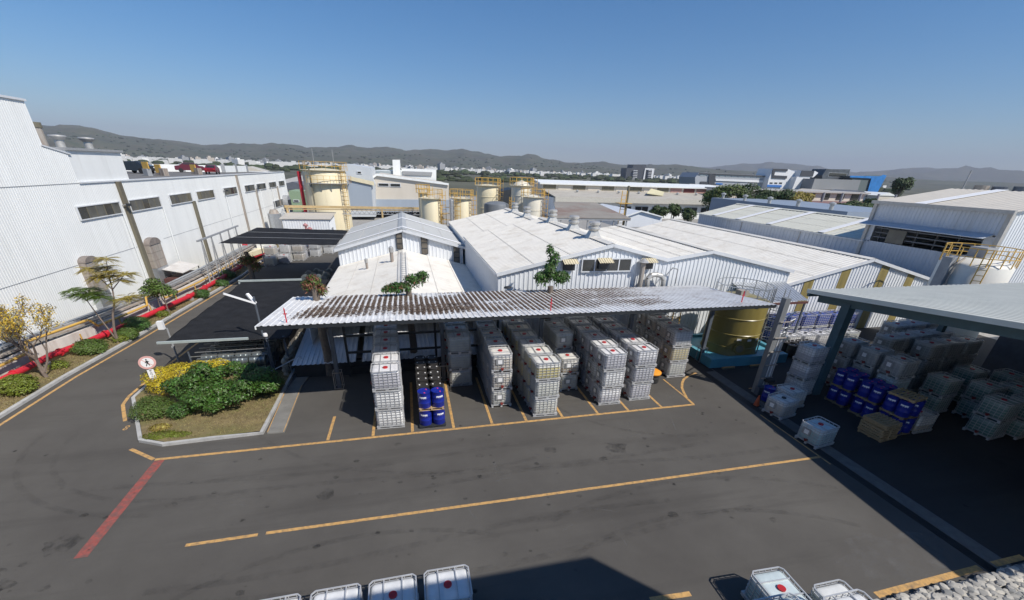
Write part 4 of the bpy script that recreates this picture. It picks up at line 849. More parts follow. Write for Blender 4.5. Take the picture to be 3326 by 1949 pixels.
# white tank with yellow rails
def railing(parent, c, r, z, h, mat, a0=0, a1=360, n=16, w=.05):
    P = [(c[0]+r*math.cos(rad(a0+(a1-a0)*i/n)), c[1]+r*math.sin(rad(a0+(a1-a0)*i/n))) for i in range(n+1)]
    mb = MB()
    for zz in (h*.5,h):
        for a, b in zip(P,P[1:]): mb.bar((*a,z+zz),(*b,z+zz),w)
    for p in P[:-1] if a1-a0 >= 360 else P: mb.bar((*p,z),(*p,z+h),w)
    return tag(mb.build('railing', mat, parent), kind='stuff')
def ladder(parent, p, q, w, mat, out, cage=False):
    p = Vector(p); q = Vector(q); o = Vector(out).normalized(); s = o.cross(uz)*(w/2); mb = MB()
    mb.bar(p-s,q-s,.05); mb.bar(p+s,q+s,.05); n = int((q-p).length/.35)
    for i in range(n):
        c = p.lerp(q,(i+.5)/n); mb.bar(c-s,c+s,.035)
    if cage:
        for i in range(int((q-p).length/.8)):
            c = p.lerp(q,.25+.75*i/max(1,int((q-p).length/.8))); R_ = [c+o*.35+(s.normalized()*math.cos(t*math.pi/4)*.4+o*math.sin(t*math.pi/4)*.4) for t in range(9)]
            for a, b in zip(R_,R_[1:]): mb.bar(a,b,.035)
        for t in (1,4,7):
            e = o*.35+s.normalized()*math.cos(t*math.pi/8)*.4+o*math.sin(t*math.pi/8)*.4; mb.bar(p.lerp(q,.25)+e,q+e,.03)
    return tag(mb.build('ladder', mat, parent), kind='stuff')
wt = thing('white_tank', 'white cylindrical tank with yellow railing and ladder before the tall hall', 'tank', (38.9,21.75,0))
MB().lathe([(0,0),(1.95,0),(1.95,6.15),(1.8,6.35),(1.0,6.6),(0,6.7)], n=32).build('shell', MATS.get('ivory_tank') or M('ivory_tank',(.72,.70,.63),.45,var=.06,scale=1,streak=True,dirt=(.5,.46,.38),dirt_amt=.2), wt, True); railing(wt,(0,0),1.95,6.2,1.1,m_yrail); ladder(wt,(-1.6,-1.4,3),(-1.6,-1.4,7.3),.45,m_yrail,(-1,-.8,0))
MB().box((-.5,-.5,6.5),(.5,.5,7.3)).build('manhole', m_grey, wt); MB().bar((-2.1,.3,0),(-2.1,.3,6.6),.7,.6).build('service_column', m_grey, wt); MB().tube([(-2.2,-.15,0),(-2.2,-.15,6.2),(-1.5,-.1,6.6)],.07).build('pipe', m_rust, wt)
# ------------------------------------------------------------------ storage shed with teal frame
ts = thing('storage_shed', 'open storage shed with pale ribbed roof on teal steel frame', 'shed')
sx0, sx1 = 21.4, 52.0; syb, szb = 18.55, 5.62; slope = .115
v = vec(0,-1,slope).normalized(); nn = v.cross(vec(1,0,0)); nn = nn if nn.z > 0 else -nn
corr((sx0,syb,szb), (1,0,0), v, nn, sx1-sx0, lambda t: 0, lambda t: 18.7, .4,.032).build('roof_sheet', m_tealroof, ts)
def rz_(y): return szb+(syb-y)*slope
MB().bar((sx0-.03,syb,szb-.05),(sx0-.03,0,rz_(0)-.05),.06,.22).build('verge_trim', m_tealroof, ts)
MB().bar((22.3,syb-.1,szb-.42),(22.3,.2,rz_(.2)-.42),.25,.5).build('edge_beam', m_teal, ts); MB().bar((sx0,syb-.1,szb-.2),(sx1,syb-.1,szb-.2),.15,.25).build('eave_beam', m_teal, ts)
for y in (16.75,5.0): MB().bar((22.35,y,0),(22.35,y,rz_(y)-.5),.46,.46,(0,1,0)).build('column', m_teal, ts)
for x in (32,42): MB().bar((x,17.9,0),(x,17.9,5.4),.3,.3,(0,1,0)).build('column', m_teal, ts)
for x in (26,30,34,38,42): MB().bar((x,syb-.1,szb-.3),(x,.6,rz_(.6)-.3),.14,.3).build('rafter', m_teal, ts)
for k in range(8): 
    y = syb-1-k*2.3; MB().bar((22.3,y,rz_(y)-.12),(sx1,y,rz_(y)-.12),.08,.12).build('purlin', m_dark, ts)
MB().prism([(36.5,.5,0),(36.5,syb-1.2,0),(36.5,syb-1.2,rz_(syb-1.2)-.03),(36.5,.5,rz_(.5)-.03)],(.2,0,0)).build('inner_wall', m_bluegrey, ts); MB().box((22.6,.25,0),(36.7,.5,rz_(.5)-.03)).build('end_wall', m_bluegrey, ts)
# grey lean-to roof in front of striped hall
lt = thing('grey_lean_to', 'grey ribbed lean-to roof between the yellow tank and the striped hall', 'shelter')
v2 = vec(.2,-1.9,-.7).normalized(); corr((22.9,26.0,4.2), vec(1,.02,0).normalized(), v2, vec(0,.3,1), 4.6, lambda t: 0, lambda t: 2.5, .25,.03).build('roof_sheet', m_galv, lt)
MB().bar((23.0,23.5,3.25),(27.6,23.6,3.25),.08,.15).build('edge_beam', M('maroon_trim',(.12,.05,.045),.6), lt)
for x in (23.2,27.4): MB().bar((x,23.65,0),(x,23.65,3.2),.1).build('post', m_bluegrey, lt)
# ------------------------------------------------------------------ yellow tank in turquoise basin
bs = thing('turquoise_basin', 'turquoise painted concrete bund around the yellow tank', 'basin', (0,0,0))
bx0, bx1, by0, by1, bz = 18.4, 24.3, 20.85, 25.4, .62
MB().box((bx0,by0,0),(bx1,by0+.3,bz)).build('front_wall', m_basin, bs); MB().box((bx0,by0+.3,0),(bx0+.3,by1,bz)).build('side_wall', m_basin, bs)
MB().box((bx1-.3,by0+.3,0),(bx1,by1,bz)).build('side_wall', m_basin, bs); MB().box((bx0+.3,by1-.3,0),(bx1-.3,by1,bz)).build('back_wall', m_basin, bs); MB().box((bx0+.3,by0+.3,0),(bx1-.3,by1-.3,.45)).build('floor', m_basin, bs)
for x in (19.6,21.7): 
    w = thing('wheel_stop', 'black and yellow wheel stop in front of the turquoise basin', 'wheel stop', (x,20.6,0), 0, 'wheel stops at the basin'); MB().box((-.45,-.07,0),(.45,.07,.1)).build('body', m_olive, w); MB().cyl((-.45,0,.1),(.45,0,.1),.06,n=8).build('bumper', m_yel, w)
yt = thing('yellow_tank', 'olive yellow fibreglass tank with manhole standing in the turquoise basin', 'tank', (21.25,22.95,.45))
hT = 3.45; rT = 1.72
MB().lathe([(rT+.06,0),(rT,.08),(rT,.55),(rT+.03,.58),(rT,.61),(rT,1.4),(rT+.035,1.44),(rT,1.48),(rT,2.45),(rT+.035,2.49),(rT,2.53),(rT,hT-.1),(rT+.06,hT-.05),(rT+.02,hT),(rT*.7,hT+.18),(0,hT+.3)], n=40).build('shell', m_frp, yt, True)
a = rad(250); c = vec(math.cos(a),math.sin(a),0)
MB().cyl(c*(rT-.05)+vec(0,0,.62),c*(rT+.14)+vec(0,0,.62),.36,n=20).build('manhole', m_frp, yt); MB().cyl(c*(rT+.14)+vec(0,0,.62),c*(rT+.18)+vec(0,0,.62),.24,n=20).build('cover', m_olive, yt)
for t, z in ((246,1.12),(268,1.1),(290,1.12)):
    c = vec(math.cos(rad(t)),math.sin(rad(t)),0); s = vec(-c.y,c.x,0); MB().add([c*(rT+.03)-s*.14+vec(0,0,z),c*(rT+.03)+s*.14+vec(0,0,z),c*(rT+.03)+s*.14+vec(0,0,z+.14),c*(rT+.03)-s*.14+vec(0,0,z+.14)],[(0,1,2,3)]).build('notice', m_label, yt)
railing(yt,(0,0),rT,hT,1.0,m_galv,n=14,w=.04); ladder(yt,(1.3,-1.25,0),(1.3,-1.25,hT+1.0),.45,m_galv,(.7,-.7,0),True)
MB().box((-.4,-.3,hT+.2),(.2,.2,hT+.6)).build('top_fitting', m_rust, yt)
sp = thing('steel_post', 'tall grey steel post with pipes strapped to it beside the drain', 'post', (18.95,17.45,0))
MB().bar((0,0,0),(0,0,5.55),.32,.3,(0,1,0)).build('column', M('weathered_grey_steel',(.2,.21,.215),.6,var=.2,scale=2,streak=True,dirt=(.1,.09,.08),dirt_amt=.3), sp)
for k, (dx, z1, mt) in enumerate(((.28,3.6,m_label),(.4,3.9,m_galv),(.5,3.3,m_label),(.62,4.3,m_galv))): MB().tube([(dx,-.1,.4),(dx,-.1,z1),(dx+.35,-.05,z1+.1),(dx+.35,.2,z1-.5)],.035,6).build('pipe', mt, sp)
for z in (1.0,1.8,2.6,3.4,4.3): MB().bar((-.1,-.2,z),(.65,-.2,z),.05).build('clamp', m_rust, sp)
MB().lathe([(.0,-.12),(.26,-.12),(.3,0),(.26,.12),(0,.12)],(.45,-.25,.9),n=16).build('hose_reel', m_rubber, sp); MB().box((-.2,-.4,.0),(.3,-.1,.5)).build('valve_box', m_bluegrey, sp)
MB().bar((.0,0,4.2),(3.4,2.2,4.0),.05).build('stay_pipe', m_galv, sp)
# yellow pipe scaffold seen past the carport column
ys_ = thing('yellow_scaffold', 'yellow pipe scaffold between the carport and the gabled hall', 'scaffold')
for x, y in ((16.0,25.2),(18.0,25.2),(16.0,24.4),(18.0,24.4)): MB().bar((x,y,0),(x,y,3.0),.06).build('standard', m_yrail, ys_)
for z in (1.4,2.2,2.9): MB().bar((16.0,24.4,z),(18.0,24.4,z),.05).build('ledger', m_yrail, ys_); MB().bar((16.0,25.2,z),(18.0,24.4,z+.1),.05).build('brace', m_yrail, ys_)
# ------------------------------------------------------------------ shade nets
def net(name, label, P, nx_, ny_, sag, fold, mat=m_net):
    # P corners: nl, nr, fr, fl
    n = thing(name, label, 'net'); mb = MB(); vs = []
    for j in range(ny_+1):
        for i in range(nx_+1):
            s = i/nx_; t = j/ny_; p = (P[0]*(1-s)+P[1]*s)*(1-t)+(P[3]*(1-s)+P[2]*s)*t
            z = p.z-sag*4*s*(1-s)*.5-sag*4*t*(1-t)*.5+fold*math.sin(s*19+1.2*math.sin(t*5))*(.4+.6*math.sin(math.pi*t))+.03*mnoise.noise(Vector((p.x*1.5,p.y*1.5,0)))
            vs.append((p.x+.03*math.sin(t*40),p.y+.05*math.sin(s*50),z))
    mb.add(vs,[(j*(nx_+1)+i,j*(nx_+1)+i+1,(j+1)*(nx_+1)+i+1,(j+1)*(nx_+1)+i) for j in range(ny_) for i in range(nx_)])
    o = mb.build('netting', mat, n, True); md = o.modifiers.new('thick','SOLIDIFY'); md.thickness = .012
    return n
n1 = net('shade_net', 'black shade net with long folds stretched over the lying drums', [vec(-13.1,24.55,2.15),vec(-6.9,24.3,2.2),vec(-6.6,38.0,2.3),vec(-13.35,38.1,2.15)], 40, 40, .12, .07)
MB().bar((-13.3,24.45,2.2),(-8.9,24.35,2.25),.1,.12).build('near_beam', M('pale_green_steel',(.38,.43,.42),.5,var=.1), n1); MB().bar((-13.55,38.2,2.22),(-8.8,38.2,2.25),.12,.14).build('far_beam', MATS['pale_green_steel'], n1)
MB().bar((-13.5,38.2,2.2),(-13.5,38.2,1.7),.12).build('beam_end', MATS['pale_green_steel'], n1)
for x, y in ((-13.2,38.3),(-8.7,38.3),(-8.0,24.4),(-7.2,24.6)): MB().bar((x,y,0),(x,y,2.2),.1).build('post', m_bluegrey, n1)
n2 = net('shade_net', 'second black shade net with seam lines, beside the grey roofed hall', [G('D',-372,369,4.4),G('D',1640,400,4.2),G('D',1850,145,4.2),G('D',285,100,4.4)], 40, 16, .05, .02)
for t in (.35,.68):
    a = G('D',-372,369,4.41).lerp(G('D',285,100,4.41),t); b = G('D',1640,400,4.22).lerp(G('D',1850,145,4.22),t); MB().bar(a,b,.05,.02).build('seam_cord', m_grey, n2)
for k in range(2):
    p = G('D',285,100,4.35).lerp(G('D',1850,145,4.15),k); MB().bar((p.x,p.y,0),(p.x,p.y,4.3),.08).build('post', m_grey, n2)
rw = thing('rubble_wall', 'rough whitewashed stone wall at the side of the drum rack', 'wall')
for k in range(26):
    y = 24.0+k*.18+random.uniform(-.05,.05)
    for j in range(4):
        s = random.uniform(.1,.17); MB().lathe([(0,-s),(s*.8,-s*.6),(s,0),(s*.75,s*.6),(0,s*.9)],n=6,sx=random.uniform(.8,1.2)).build('stone', M('whitewashed_stone',(.42,.40,.34),.9,var=.35,scale=4,bump=.5,dirt=(.15,.14,.11),dirt_amt=.5,dirt_scale=3), rw, False, (-7.3+random.uniform(-.06,.06),y,.14+j*.25))
# flat truck behind the far containers
tk = thing('flat_truck', 'red and cream flatbed truck tail beside the far containers', 'truck', (-18.5,59.5,0), rad(-14))
MB().box((-.9,-3.2,.75),(.9,3.2,.95)).build('bed', m_cream, tk); MB().box((.9,-3.2,.75),(1.0,3.2,1.25)).build('side_board', m_cream, tk); MB().box((-.95,-3.25,.55),(.95,3.1,.75)).build('chassis', m_redp, tk)
MB().box((-.85,2.2,.95),(.85,3.6,2.1)).build('cab', m_white, tk)
for y in (-2.2,2.3):
    for s in (-1,1): MB().cyl((s*.7,y,.38),(s*.95,y,.38),.38,n=14).build('wheel', m_rubber, tk)
# ------------------------------------------------------------------ lamps and sign
def lamp1():
    l = thing('yard_lamp', 'short grey lamp post with white box lamp beside the road', 'lamp', (-13.95,27.05,0))
    MB().cyl((0,0,0),(0,0,2.15),.055,.045,n=8).build('pole', m_grey, l, True); MB().bar((0,0,2.1),(-.12,-.1,2.3),.06).build('arm', m_grey, l); MB().add([], []); 
    MB().box((-.3,-.27,2.15),(-.02,-.05,2.62)).build('lamp_head', m_label, l); MB().cbox((0,-.05,1.0),.12,.12,.12).build('clamp', m_grey, l)
lamp1()
q = (-8.35,24.9,0); l2 = thing('street_lamp', 'street lamp with two white fluorescent arms rising past the carport corner', 'lamp', q)
top = at('C',1130,320,math.hypot(q[0],q[1])); t0 = top-Vector(q); base0 = vec(0,0,0)
MB().cyl((0,0,0),(t0.x*.3,t0.y*.3,t0.z),.06,.05,n=8).build('pole', m_bluegrey, l2, True)
e1 = at('C',720,285,math.hypot(q[0],q[1])-.3)-Vector(q); e2 = at('C',1020,290,math.hypot(q[0],q[1])+.4)-Vector(q); e0 = at('C',1125,410,math.hypot(q[0],q[1]))-Vector(q)
MB().bar(e0,e1,.13,.09).build('lamp_arm', m_label, l2); MB().bar(e0,e2,.16,.1).build('lamp_arm', m_label, l2); j = at('C',1250,810,math.hypot(q[0],q[1])-.1)-Vector(q)
MB().lathe([(0,-.14),(.1,-.12),(.13,0),(.1,.1),(0,.12)],j,n=12).build('lantern', m_label, l2, True)
sg = thing('no_pedestrian_sign', 'round red edged no walking sign with white notice plate on a post', 'sign', (-12.93,22.45,.1), rad(26))
MB().cyl((0,0,0),(0,0,1.75),.035,n=8).build('post', m_galv, sg, True)
def disc(r, y, z, n=28): return [(r*math.cos(2*math.pi*i/n), y, z+r*math.sin(2*math.pi*i/n)) for i in range(n)]
MB().prism(disc(.34,-.05,1.84),(0,.02,0)).build('rim', M('faded_red',(.68,.38,.35),.5,var=.08), sg); MB().poly(disc(.25,-.053,1.84)).build('face', m_label, sg)
pk = M('sign_black',(.012,.012,.014),.6); mb = MB(); mb.poly([(p[0]*.13,-.057,p[2]) for p in disc(1,0,0)] and [(.035*math.cos(t*.6283)-.005,-.057,2.0+.035*math.sin(t*.6283)) for t in range(10)])
for a_, b_, w_ in (((0,1.95),(0,1.81),.075),((-.01,1.93),(-.085,1.84),.03),((.01,1.93),(.085,1.86),.03),((-.015,1.81),(-.075,1.67),.036),((.015,1.81),(.065,1.68),.036)):
    mb.bar((a_[0],-.058,a_[1]),(b_[0],-.058,b_[1]),w_,.004,(0,1,0))
mb.build('walking_figure', pk, sg)
MB().bar((-.18,-.055,2.02),(.18,-.055,1.66),.03,.003,(0,1,0)).build('red_bar', M('faded_red',(.62,.25,.23),.5), sg)
MB().box((-.13,-.06,1.02),(.13,-.035,1.46)).build('notice_plate', m_label, sg)
txt = MB()       # the four characters of the notice as strokes
for r_ in range(4):
    zc = 1.41-.105*r_; cx = -.0
    G_ = [[(-.05,.03,.05,.03),(0,.045,0,-.04),(-.045,.0,.045,.0),(-.04,-.035,.04,-.035),(-.025,.03,-.045,-.01),(.025,.03,.045,-.01)],[(0,.045,0,-.04),(-.03,.01,-.03,-.04),(0,.005,.04,.005),(-.05,-.04,.05,-.04)],
          [(-.03,.04,-.045,.0),(-.035,.015,-.035,-.04),(-.005,.025,.045,.025),(-.01,-.0,.05,-.0),(.025,-.0,.025,-.04)],[(.0,.045,-.045,-.04),(0,.03,.045,-.04)]][r_]
    for x0,z0,x1,z1 in G_: txt.bar((cx+x0,-.062,zc+z0),(cx+x1,-.062,zc+z1),.011,.002,(0,1,0))
txt.build('notice_lettering', pk, sg)
MB().cbox((.02,-.03,.92),.16,.12,.1).build('bracket', m_grey, sg)
# ------------------------------------------------------------------ tanks and silos in the middle distance
def tank_thing(name, label, k, xl, xr, yt, Y, mat, dome=.3, rings=0, rail=m_yrail, rail_h=1.1, lad=True, group=None, sk=None):
    a = onY(k,xl,yt,Y); b = onY(k,xr,yt,Y); c = (a+b)/2; r = (b.x-a.x)/2*1.07; h = c.z
    t = thing(name, label, 'tank', (c.x,Y+r,0), 0, group)
    prof = [(0,0),(r,0)]
    for i in range(rings):
        z = h*(i+1)/(rings+1); prof += [(r,z-.05),(r+.05,z-.04),(r+.05,z+.04),(r,z+.05)]
    prof += [(r,h-dome*.6),(r*.96,h-dome*.2),(r*.6,h+dome*.35),(0,h+dome*.6)]
    MB().lathe(prof,n=32).build('shell', mat, t, True)
    if rail:
        MB().cyl((0,0,h-.05),(0,0,h-.01),r+.32,n=28).build('platform', m_cream, t); railing(t,(0,0),r+.3,h,rail_h,rail,n=14,w=.05)
    if lad: ladder(t,(r*.8+.25,-r*.75,0),(r*.8+.25,-r*.75,h+1.0),.5,rail or m_yrail,(.7,-.7,0),True)
    return t, r, h
bt, r_, h_ = tank_thing('storage_tank', 'huge cream tank with yellow top railing and red riser pipe', 2, 372, 800, 225, 84, m_cream, .5, 0, m_yrail, 1.3)
MB().cyl((-r_-.35,-1.2,0),(-r_-.35,-1.2,h_-.3),.3,n=10).build('riser_pipe', m_redp, bt, True)
for s in (-.4,.5): MB().bar((r_*s,0,h_),(r_*s,0,h_+3.2),.07).build('lightning_rod', m_grey, bt)
wz = onY(2,700,362,84).z; WP = [(( r_+.75)*math.cos(rad(t)),(r_+.75)*math.sin(rad(t))) for t in range(235,356,10)]; WI = [((r_-.02)*math.cos(rad(t)),(r_-.02)*math.sin(rad(t))) for t in range(235,356,10)]
mb = MB()
for k in range(len(WP)-1): mb.prism([(*WI[k],wz),(*WP[k],wz),(*WP[k+1],wz),(*WI[k+1],wz)],(0,0,.08))
mb.build('walkway', m_grey, bt); railing(bt,(0,0),r_+.7,wz+.08,1.15,m_yrail,235,355,9,.05)
for t in range(240,356,25): MB().bar(((r_+.65)*math.cos(rad(t)),(r_+.65)*math.sin(rad(t)),wz),(r_*math.cos(rad(t)),r_*math.sin(rad(t)),wz-1.2),.09).build('bracket', m_grey, bt)
MB().bar(((r_+.4)*math.cos(rad(243)),(r_+.4)*math.sin(rad(243)),0),((r_+.4)*math.cos(rad(243)),(r_+.4)*math.sin(rad(243)),wz+2.2),.22).build('standpipe', m_olive, bt)
tank_thing('silo', 'slim cream silo behind the twin orange railed silos', 2, 1568, 1660, 450, 70, m_cream, .3)
tank_thing('silo', 'cream silo with orange railings, on the side of the huge tank', 2, 1602, 1792, 508, 64, m_cream, .25)
tank_thing('silo', 'cream silo with orange railings, on the side of the grey tank', 2, 1918, 2102, 508, 64, m_cream, .25)
tank_thing('silo', 'pale steel silo beside the orange caged ladder', 2, 1880, 1925, 520, 63, m_silver, .2, 0, None)
tank_thing('silo', 'tall cream ringed silo behind the dark grey tank', 3, 300, 486, 345, 74, m_cream, .3, 4)
tank_thing('grey_tank', 'squat dark grey tank among the cream silos', 3, 371, 586, 512, 66, M('dark_grey_tank',(.17,.185,.2),.5,var=.12,scale=.8,streak=True), .5, 0, None)
tank_thing('silo', 'white ringed silo with rounded top and bent pipes', 3, 622, 792, 345, 70, M('ivory_paint',(.7,.66,.55),.45,var=.06,streak=True), 1.2, 5)
tank_thing('silo', 'shorter white ringed silo beside the long factory', 3, 727, 892, 450, 66, MATS['ivory_paint'], .5, 3)
# orange scaffold stairs between silos
oc = thing('orange_stair_frame', 'orange steel stair frame between the two cream silos', 'stair', (5.9,66,0))
for x in (-.7,.7):
    for y in (-.7,.7): MB().bar((x,y,0),(x,y,6.2),.1).build('post', m_yrail, oc)
for k in range(7): MB().bar((-.7,-.7,.8+k*.85),(.7,-.7,.8+k*.85),.07).build('rail', m_yrail, oc)
os_ = thing('orange_flue_tower', 'orange ladder tower with thin flue behind the ventilated hall', 'tower', (onY(3,1600,560,58).x,58,0))
zt = onY(3,1600,345,58).z
MB().cyl((.5,0,0),(.5,0,zt),.18,n=10).build('flue', m_olive, os_); 
for x in (-.5,.2): MB().bar((x,-.3,0),(x,-.3,zt-.6),.08).build('post', m_yrail, os_)
for k in range(14): MB().bar((-.5,-.3,.6+k*.6),(.2,-.3,.6+k*.6),.06).build('rung', m_yrail, os_)
for z in (zt-2.2,zt-4.4): MB().box((-1.0,-.9,z),(.9,.4,z+.06)).build('platform', m_yrail, os_)
# pipe bridge
pb = thing('pipe_bridge', 'cream pipe bridge crossing before the tanks', 'bridge')
a = onY(2,230,590,74); b = onY(2,1605,604,74); za = (a.z+b.z)/2
for dz, w in ((0,.35),(-.35,.12)): MB().bar((a.x,74,za+dz),(b.x,74,za+dz),w).build('pipe', M('ochre_steel',(.55,.40,.2),.6,var=.15), pb)
for k in range(16):
    x = a.x+8+k*(b.x-a.x-9)/16; MB().bar((x,74,za-.2),(x+.5,74,za-.9),.07).bar((x+.5,74,za-.9),(x+1.0,74,za-.2),.07).build('truss_web', m_grey, pb)
MB().bar((a.x+8,74,za-.95),(b.x,74,za-.95),.1).build('lower_chord', m_grey, pb)
for x in (a.x+.3,a.x+14,b.x-.3): MB().bar((x,74,0),(x,74,za),.25).build('support', MATS['ochre_steel'], pb)
# white sheet box before the tanks
sb = thing('white_sheet_building', 'small white ribbed sheet building in front of the cream tanks', 'building')
a = onY(2,205,738,69); b = onY(2,665,690,69); zt = (a.z+b.z)/2
corr((a.x,69,0),(1,0,0),uz,(0,-1,0),b.x-a.x,lambda t:0,lambda t:zt,.35,.04).build('front_wall', m_wall, sb); corr((b.x,69,0),uy,uz,(1,0,0),5.5,lambda t:0,lambda t:zt,.35,.04).build('side_wall', m_wall, sb)
MB().box((a.x,69.1,0),(b.x-.1,74.5,zt-.1)).build('core', m_wall, sb); MB().prism([(a.x-.3,68.8,zt),(b.x+.3,68.8,zt),(b.x+.3,74.8,zt+.35),(a.x-.3,74.8,zt+.35)],(0,0,.08)).build('roof', m_roofc, sb)
MB().box((b.x+.03,70,0),(b.x+.1,71.5,2.4)).build('door', m_grey, sb)
pr_ = thing('pink_pump_set', 'pink valve and pump set on the white sheet building edge', 'pump', (onY(2,440,790,68).x,68,0))
for dx, h2 in ((0,3.1),(.5,2.6)): MB().cyl((dx,0,0),(dx,0,h2),.16,n=8).lathe([(.3,h2-.2),(.34,h2),(.1,h2+.2)],(dx,0,0),n=8).build('riser', M('pink_paint',(.45,.22,.22),.6), pr_)
# ------------------------------------------------------------------ background buildings (outline on a plane, real depth behind)
def block(name, label, k, pts, Y, depth, mat, cat='building', wins=(), wmat=None, extra=()):
    t = thing(name, label, cat); P = [onY(k,x,y,Y) for x, y in pts]
    MB().prism(P[::-1],(0,depth,0)).build('wall', mat, t)
    for (x0,y0,x1,y1) in wins:
        a = onY(k,x0,y0,Y-.05); b = onY(k,x1,y1,Y-.05); f = MB().box((a.x,Y-.12,b.z),(b.x,Y+.05,a.z)).build('window', m_frame, t); MB().box((a.x+.15,Y-.16,b.z+.12),(b.x-.15,Y-.1,a.z-.12)).build('pane', wmat or m_glass, f)
    for nm, pp, dy, mt in extra:
        Q = [onY(k,x,y,Y+dy) for x, y in pp]; MB().prism(Q[::-1],(0,.3,0)).build(nm, mt, t)
    return t
lgrey = M('light_grey_cladding',(.55,.58,.6),.5,var=.05,scale=.5,streak=True); cbeige = M('beige_cladding',(.60,.55,.47),.55,var=.05,scale=.4,streak=True); steelb = M('blue_grey_panel',(.33,.38,.44),.55,var=.05,scale=.5,streak=True)
block('grey_mill_building','grey mill building with small dark windows beside the huge tank',2,[(795,170),(835,160),(1085,200),(1100,285),(1130,360),(1140,690),(850,690),(800,330)],104,18,lgrey,wins=((950,232,1002,262),(918,458,1012,486),(932,556,1022,580)),
      extra=(('lower_panel',[(860,330),(1095,380),(1110,590),(865,590)],-.4,steelb),('eave_band',[(880,285),(1120,340),(1125,378),(885,325)],-.7,m_cream)))
block('beige_process_building','beige process building with two grey louvre windows',2,[(1105,285),(1150,262),(1870,368),(1870,640),(1140,640)],108,22,cbeige,wins=((1160,350,1275,388),(1280,353,1392,394),(1515,562,1560,598)),
      extra=(('grey_base_panel',[(1140,515),(1870,520),(1870,640),(1140,640)],-.3,steelb),('roof_edge',[(1105,290),(1150,255),(1870,355),(1870,375),(1150,280),(1110,310)],-.5,m_white)))
block('white_office_block','white office block with open roof frame behind the beige building',2,[(1130,225),(1400,225),(1395,208),(1745,220),(1745,330),(1150,300)],131,14,m_white,extra=(('roof_opening',[(1405,232),(1705,245),(1700,280),(1410,268)],-.3,m_grey),('glazing',[(1135,228),(1392,230),(1390,282),(1140,250)],-.3,M('pale_glass',(.42,.47,.48),.3,var=.1))))
block('white_stair_tower','plain white stair tower rising above the office block',2,[(1307,120),(1382,120),(1388,300),(1315,300)],130,6,m_white)
block('green_gatehouse','small green walled building left of the huge tank',2,[(270,430),(400,440),(400,640),(290,640)],118,8,M('green_render',(.25,.34,.22),.8,var=.1),wins=((315,518,378,545),))
# long factory along Y=112..125
lgf = thing('long_factory', 'long low factory with raised clerestory strip and beige roof', 'building')
a = onY(3,870,312,125); b = onY(3,2450,360,125); zt = (a.z+b.z)/2; X0, X1 = a.x, b.x+2
MB().box((X0,125,0),(X1,137,zt-.5)).build('clerestory_wall', cbeige, lgf); MB().prism([(X0-.8,124.2,zt-.5),(X1,124.2,zt-.5),(X1,131,zt+.2),(X0-.8,131,zt+.2)],(0,0,.35)).build('clerestory_roof', m_white, lgf)
zl = onY(3,1000,385,124.9).z; ze_ = onY(3,1500,455,113).z
n_ = 13
for k in range(n_):
    xa = X0+(X1-X0)*k/n_; w = (X1-X0)/n_
    MB().box((xa+.4,124.88,zl+.2),(xa+w-.3,124.98,zt-.6)).build('clerestory_panel', [m_olive, cbeige][k % 2] if k < 9 else [M('dark_red_panel',(.14,.035,.035),.6), M('rose_panel',(.38,.22,.2),.6)][k % 2], lgf)
MB().prism([(X0,124.95,zl+.2),(X1,124.95,zl+.2),(X1,112.6,ze_),(X0,112.6,ze_)],(0,0,-.2)).build('main_roof', M('dusty_beige_roof',(.45,.42,.36),.7,var=.1,scale=.3,dirt=(.33,.26,.2),dirt_amt=.3,dirt_scale=.25), lgf)
MB().box((X0,112.4,ze_-1.2),(X1,112.7,ze_-.05)).build('fascia', M('pale_fascia',(.5,.48,.42),.7,var=.1), lgf); MB().box((X0,114,0),(X1,124,ze_-.3)).build('wall', m_white, lgf)
zw = onY(3,960,548,113.9).z
for k in range(12):
    xa = X0+3+k*5.2; f = MB().box((xa,113.86,zw-.6),(xa+4.1,114.05,zw+.8)).build('window', m_frame, lgf)
    for j in range(2): MB().box((xa+.12+j*2,113.82,zw-.5),(xa+1.98+j*2,113.88,zw+.7)).build('pane', m_glass, f)
for k in range(9): x = X0+9+k*6.3; MB().cyl((x,120.5,zl-1.4),(x,120.5,zl+.1),.3,n=8).lathe([(.55,0),(0,.4)],(x,120.5,zl+.1),n=8).build('roof_vent', m_silver, lgf)
cnv = tag(MB().add([onY(3,1820,418,117),onY(3,1860,375,121),onY(3,1980,405,121),onY(3,1965,440,117)],[(0,1,2,3)]).build('roof_sheet_patch', M('pale_yellow_sheet',(.6,.55,.35),.6)), 'loose pale yellow sheet lying on the long factory roof', 'sheet')
cnv.modifiers.new('t','SOLIDIFY').thickness = .12
# red roofed continuation to the right
rf = thing('red_roofed_factory', 'dusty red roofed factory with clerestory behind the dark trees', 'building')
A = onY(4,850,310,112); B = onY(4,1370,322,112)
MB().box((A.x-22,112,0),(B.x,122,A.z-.4)).build('clerestory_wall', cbeige, rf); MB().box((A.x-22,111,A.z-.4),(B.x+1,123,A.z)).build('clerestory_roof', M('dull_trim',(.42,.41,.39),.6), rf)
for k in range(6): MB().box((A.x-6+k*5.5,111.85,A.z-2.2),(A.x-3.2+k*5.5,111.98,A.z-.6)).build('clerestory_window', m_glass, rf)
C_ = onY(4,900,400,98); MB().prism([(A.x-22,111.9,A.z-2.6),(B.x+10,111.9,A.z-2.6),(B.x+10,98,C_.z),(A.x-22,98,C_.z)],(0,0,-.2)).build('main_roof', M('dusty_red_roof',(.23,.13,.115),.75,var=.12,scale=.3), rf); MB().box((A.x-22,97.7,C_.z-1.6),(B.x+10,98.1,C_.z-.1)).build('fascia', MATS['pale_fascia'], rf); MB().box((A.x-22,99,0),(B.x+10,110,C_.z-.3)).build('wall', cbeige, rf)
